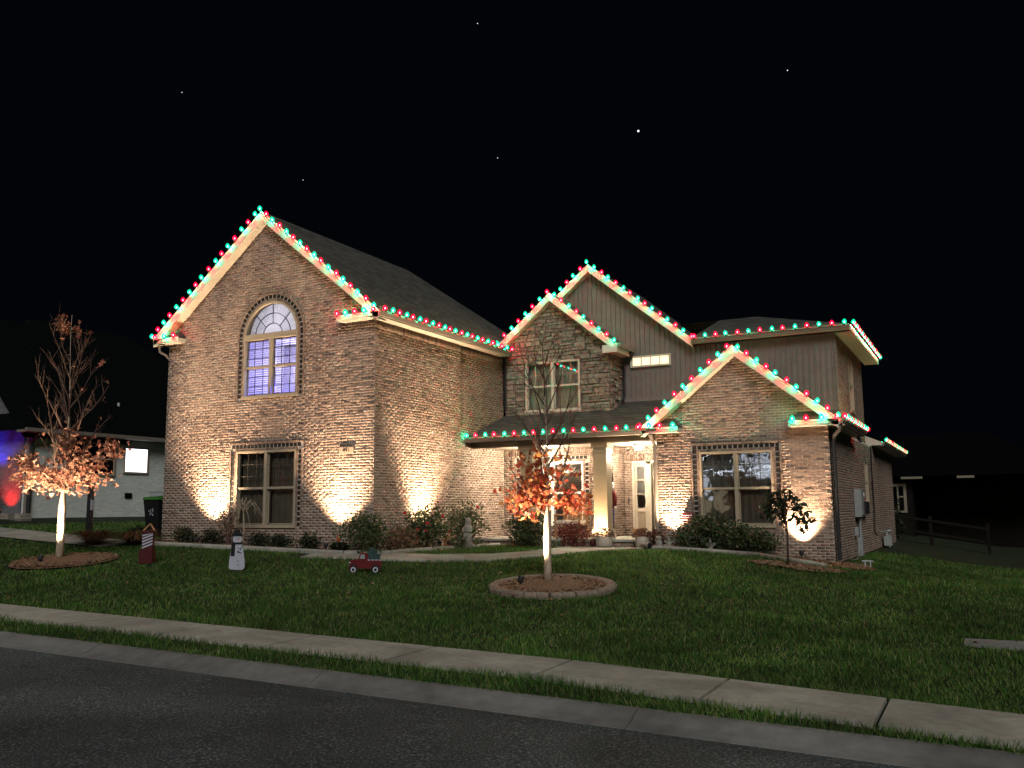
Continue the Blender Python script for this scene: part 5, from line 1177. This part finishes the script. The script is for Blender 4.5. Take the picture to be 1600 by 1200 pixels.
def nwin(y0, y1, z0, z1, m, nm, cols, fm='trim', rows=1):
    w_ = sub('window', NB); w_['label'] = nm; f = MB()
    for q in ((y0, y1, z0, z0+.07), (y0, y1, z1-.07, z1), (y0, y0+.07, z0+.07, z1-.07), (y1-.07, y1, z0+.07, z1-.07)): f.box(-30.01, -29.94, *q)
    for i in range(1, cols): yy = y0+(y1-y0)*i/cols; f.box(-30.005, -29.945, yy-.03, yy+.03, z0+.07, z1-.07)
    for i in range(1, rows): zz = z0+(z1-z0)*i/rows; f.box(-30.004, -29.946, y0+.07, y1-.07, zz-.02, zz+.02)
    f.build('frame', fm, w_)
    for i in range(cols): a = y0+(y1-y0)*i/cols+.04; c = y0+(y1-y0)*(i+1)/cols-.04; b = MB(); b.box(-29.99, -29.962, a, c, z0+.071, z1-.071); b.build('pane', m if i == 0 or m == 'whitelit' else 'dark', w_)
nwin(24.8, 25.98, 3.12, 4.16, 'whitelit', 'bright white lit window', 1, 'tan'); nwin(22.3, 24.4, 3.0, 4.25, 'dark', 'dark divided window', 3, 'tan', 2)
b = MB(); b.box(-30.0, -29.95, 24.95, 25.25, 2.16, 2.36); b.build('vent', 'dark', NB)
b = MB(); b.box(-30.2, -30.05, 20.86, 20.9, 1.2, 4.3); b.build('corner_trim', 'gutter', NB)
AC = thing('air_conditioner', 'grey air conditioner unit by the neighbouring pale wall', 'air conditioner', (-29.2, 26.2, 1.45)); b = MB(); b.box(-29.6, -28.8, 25.8, 26.7, 1.4, 2.4); b.build('case', 'grey', AC)
for k in range(9): b = MB(); b.box(-28.8, -28.785, 25.84+k*.095, 25.90+k*.095, 1.5, 2.3); b.build('louvre', 'darkmetal', AC)
b = MB(); b.box(-29.62, -28.78, 25.78, 26.72, 2.4, 2.45); b.build('top', 'grey', AC)
LG = thing('stone_ledge', 'low stacked stone planter wall in front of the red lit wall', 'garden wall', (-30, 19.9, 1.3)); random.seed(5)
for r_ in range(2):
    u = -36.0
    while u < -28.7: l = random.uniform(.3, .6); b = MB(); b.box(u+.01, min(u+l, -28.6)-.01, 19.7+random.uniform(0, .04), 20.1, 1.2+r_*.2+.01, 1.4+r_*.2); b.build('stone', 'stone', LG); u += l
shrub('dark_shrub', 'dark shrub before the red lit wall at far left', -31.6, 20.4, .55, 1.7, 700, .05, 'leafdark', .3, z=1.5)
def nflood(label, x, y, z, tgt, p, c, lens):
    t = thing('flood_light', label, 'flood light', (x, y, z), 'coloured flood lights next door'); b = MB(); a = Vector((x, y, z+.12)); d = (Vector(tgt)-a).normalized()
    b.tube([a-d*.08, a+d*.05], [.05, .07], 10); b.build('housing', 'darkmetal', t); b = MB(); b.tube([a+d*.045, a+d*.056], .055, 10); b.build('lens', lens, t); b = MB(); b.tube([(x, y, z-.2), (x, y, z+.08)], .015, 6); b.build('stake', 'darkmetal', t)
    o = light('SPOT', 'flood', a+d*.09, p, c, .05, None, spot_size=math.radians(110), spot_blend=1.0); o.rotation_euler = d.to_track_quat('-Z', 'Y').to_euler(); attach(o, t)
nflood('red flood light low on the wall next door', -30.9, 20.45, 1.55, (-30.95, 20.9, 2.6), 190, (1, .012, .008), 'lensred')
nflood('blue flood light higher on the wall next door', -31.9, 20.25, 2.7, (-31.6, 20.9, 5.6), 420, (.03, .03, 1), 'lensblue')

# ------------------------------------------------------------------ far right: house behind and fence, then the stars
FH = thing('house', 'dark house far behind at right with a pale window frame', 'house', (-3, 52, 0))
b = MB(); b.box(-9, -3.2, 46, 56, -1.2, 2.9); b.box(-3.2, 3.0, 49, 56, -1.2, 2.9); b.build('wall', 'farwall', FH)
f = MB()
for q in ((-4.15, -3.45, 2.5, 2.62), (-4.15, -3.45, 1.3, 1.4), (-3.57, -3.45, 1.4, 2.5), (-4.15, -4.03, 1.4, 2.5)): f.box(q[0], q[1], 45.93, 46, q[2], q[3])
f.box(-3.85, -3.78, 45.94, 46, 1.4, 2.5); f.box(-3.78, -3.57, 45.94, 46, 2.0, 2.06); w_ = sub('window', FH); f.build('frame', 'fartrim', w_); b = MB(); b.box(-4.03, -3.57, 45.975, 45.99, 1.4, 2.5); b.build('pane', 'dark', w_)
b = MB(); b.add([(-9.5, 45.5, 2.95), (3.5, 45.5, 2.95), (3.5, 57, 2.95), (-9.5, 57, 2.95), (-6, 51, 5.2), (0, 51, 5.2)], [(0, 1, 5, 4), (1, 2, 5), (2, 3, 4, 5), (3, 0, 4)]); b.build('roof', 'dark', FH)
for x0, x1 in ((-3.6, -2.7), (-1.3, -.6)): b = MB(); b.box(x0, x1, 45.4, 45.48, 2.82, 2.92); b.build('fascia', 'fartrim', FH)
FE = thing('fence', 'dark rail fence in the back yard at far right', 'fence', (-2, 40, 0))
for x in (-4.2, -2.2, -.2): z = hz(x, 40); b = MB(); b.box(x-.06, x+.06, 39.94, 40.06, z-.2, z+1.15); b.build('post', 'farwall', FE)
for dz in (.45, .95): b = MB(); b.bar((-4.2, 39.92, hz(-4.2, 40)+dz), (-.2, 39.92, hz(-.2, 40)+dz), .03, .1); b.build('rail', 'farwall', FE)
shrub('dark_shrub', 'tall dark evergreen beside the far window at right', -3.75, 42.0, .5, 2.3, 900, .08, 'leafdark', .4, z=-.4)
n = 9000; X = RNG.uniform(-70, 75, n); Y = 66+RNG.normal(0, 2.0, n); Hh = 5.0+1.5*np.sin(X*.31)+1.1*np.sin(X*.83+1)+.6*np.sin(X*2.1); Z = -1.2+Hh*RNG.random(n)**.8
o = leafmesh('treeline', np.stack([X, Y, Z], 1), .62, 'leafdark', None); tag(o, 'dark line of trees far behind the house', kind='stuff')
for (px, d_, r_, lb) in ((1, (-.30, .87, .39), 1.7, 'brightest star above the stone gable'), (2, (-.44, .82, .37), .6, 'faint star left of the brightest star'), (3, (-.43, .76, .49), .6, 'faint star at the top middle of the sky'),
                         (4, (-.68, .61, .41), .55, 'faint star over the left end of the house'), (5, (-.15, .89, .43), .75, 'small star high above the right gable'), (6, (-.61, .71, .34), .5, 'tiny star right of the tall gable peak')):
    v = Vector(d_).normalized()*1500+CAM; b = MB(); b.lathe([(r_*.05, -r_), (r_*.7, -r_*.7), (r_, 0), (r_*.7, r_*.7), (r_*.05, r_)], v, 8); tag(b.build('star', 'starlit'), lb, 'star')

# ------------------------------------------------------------------ house across the street, seen only as a warped reflection in the gable window
OH = thing('house', 'house across the street mirrored white in the gable window', 'house', (-17, -27, -.5))
b = MB(); b.box(-23, -11, -34, -24, -.8, 4.4); b.build('wall', 'paintbrick', OH)
b = MB(); b.add([(-20.6, -23.9, 4.4), (-12.6, -23.9, 4.4), (-16.6, -23.9, 7.4)], [(0, 2, 1)]); b.build('gable', 'paintbrick', OH)
for sg in (-1, 1):
    b = MB(); b.prism([(-16.6, -23.6, 7.6), (-16.6+sg*4.5, -23.6, 4.2), (-16.6+sg*4.5, -23.6, 4.35), (-16.6, -23.6, 7.75)], (0, -10, 0)); b.build('roof', 'farroof', OH)
    b = MB(); b.tube([(-16.6, -23.5, 7.6), (-16.6+sg*4.5, -23.5, 4.22)], .05, 6); b.build('light_line', 'lightline', OH)
b = MB(); b.tube([(-23, -23.7, 4.3), (-11, -23.7, 4.3)], .05, 6); b.build('light_line', 'lightline', OH)
for k in range(3):
    for q in range(3):
        b = MB(); b.box(-17.4+k*1.05, -16.45+k*1.05, -23.89, -23.84, 3.9+q*.6, 4.44+q*.6); b.build('window_pane', 'litdoor', OH)
for k in range(2):
    b = MB(); b.box(-21.5+k*1.5, -20.6+k*1.5, -23.99, -23.93, 2.6, 4.0); b.build('window_pane', 'litdoor', OH)
for k in range(2):
    b = MB(); b.box(-20.2+k*1.3, -19.2+k*1.3, -23.99, -23.95, 1.2, 2.9); b.build('window', 'warmlit', OH)
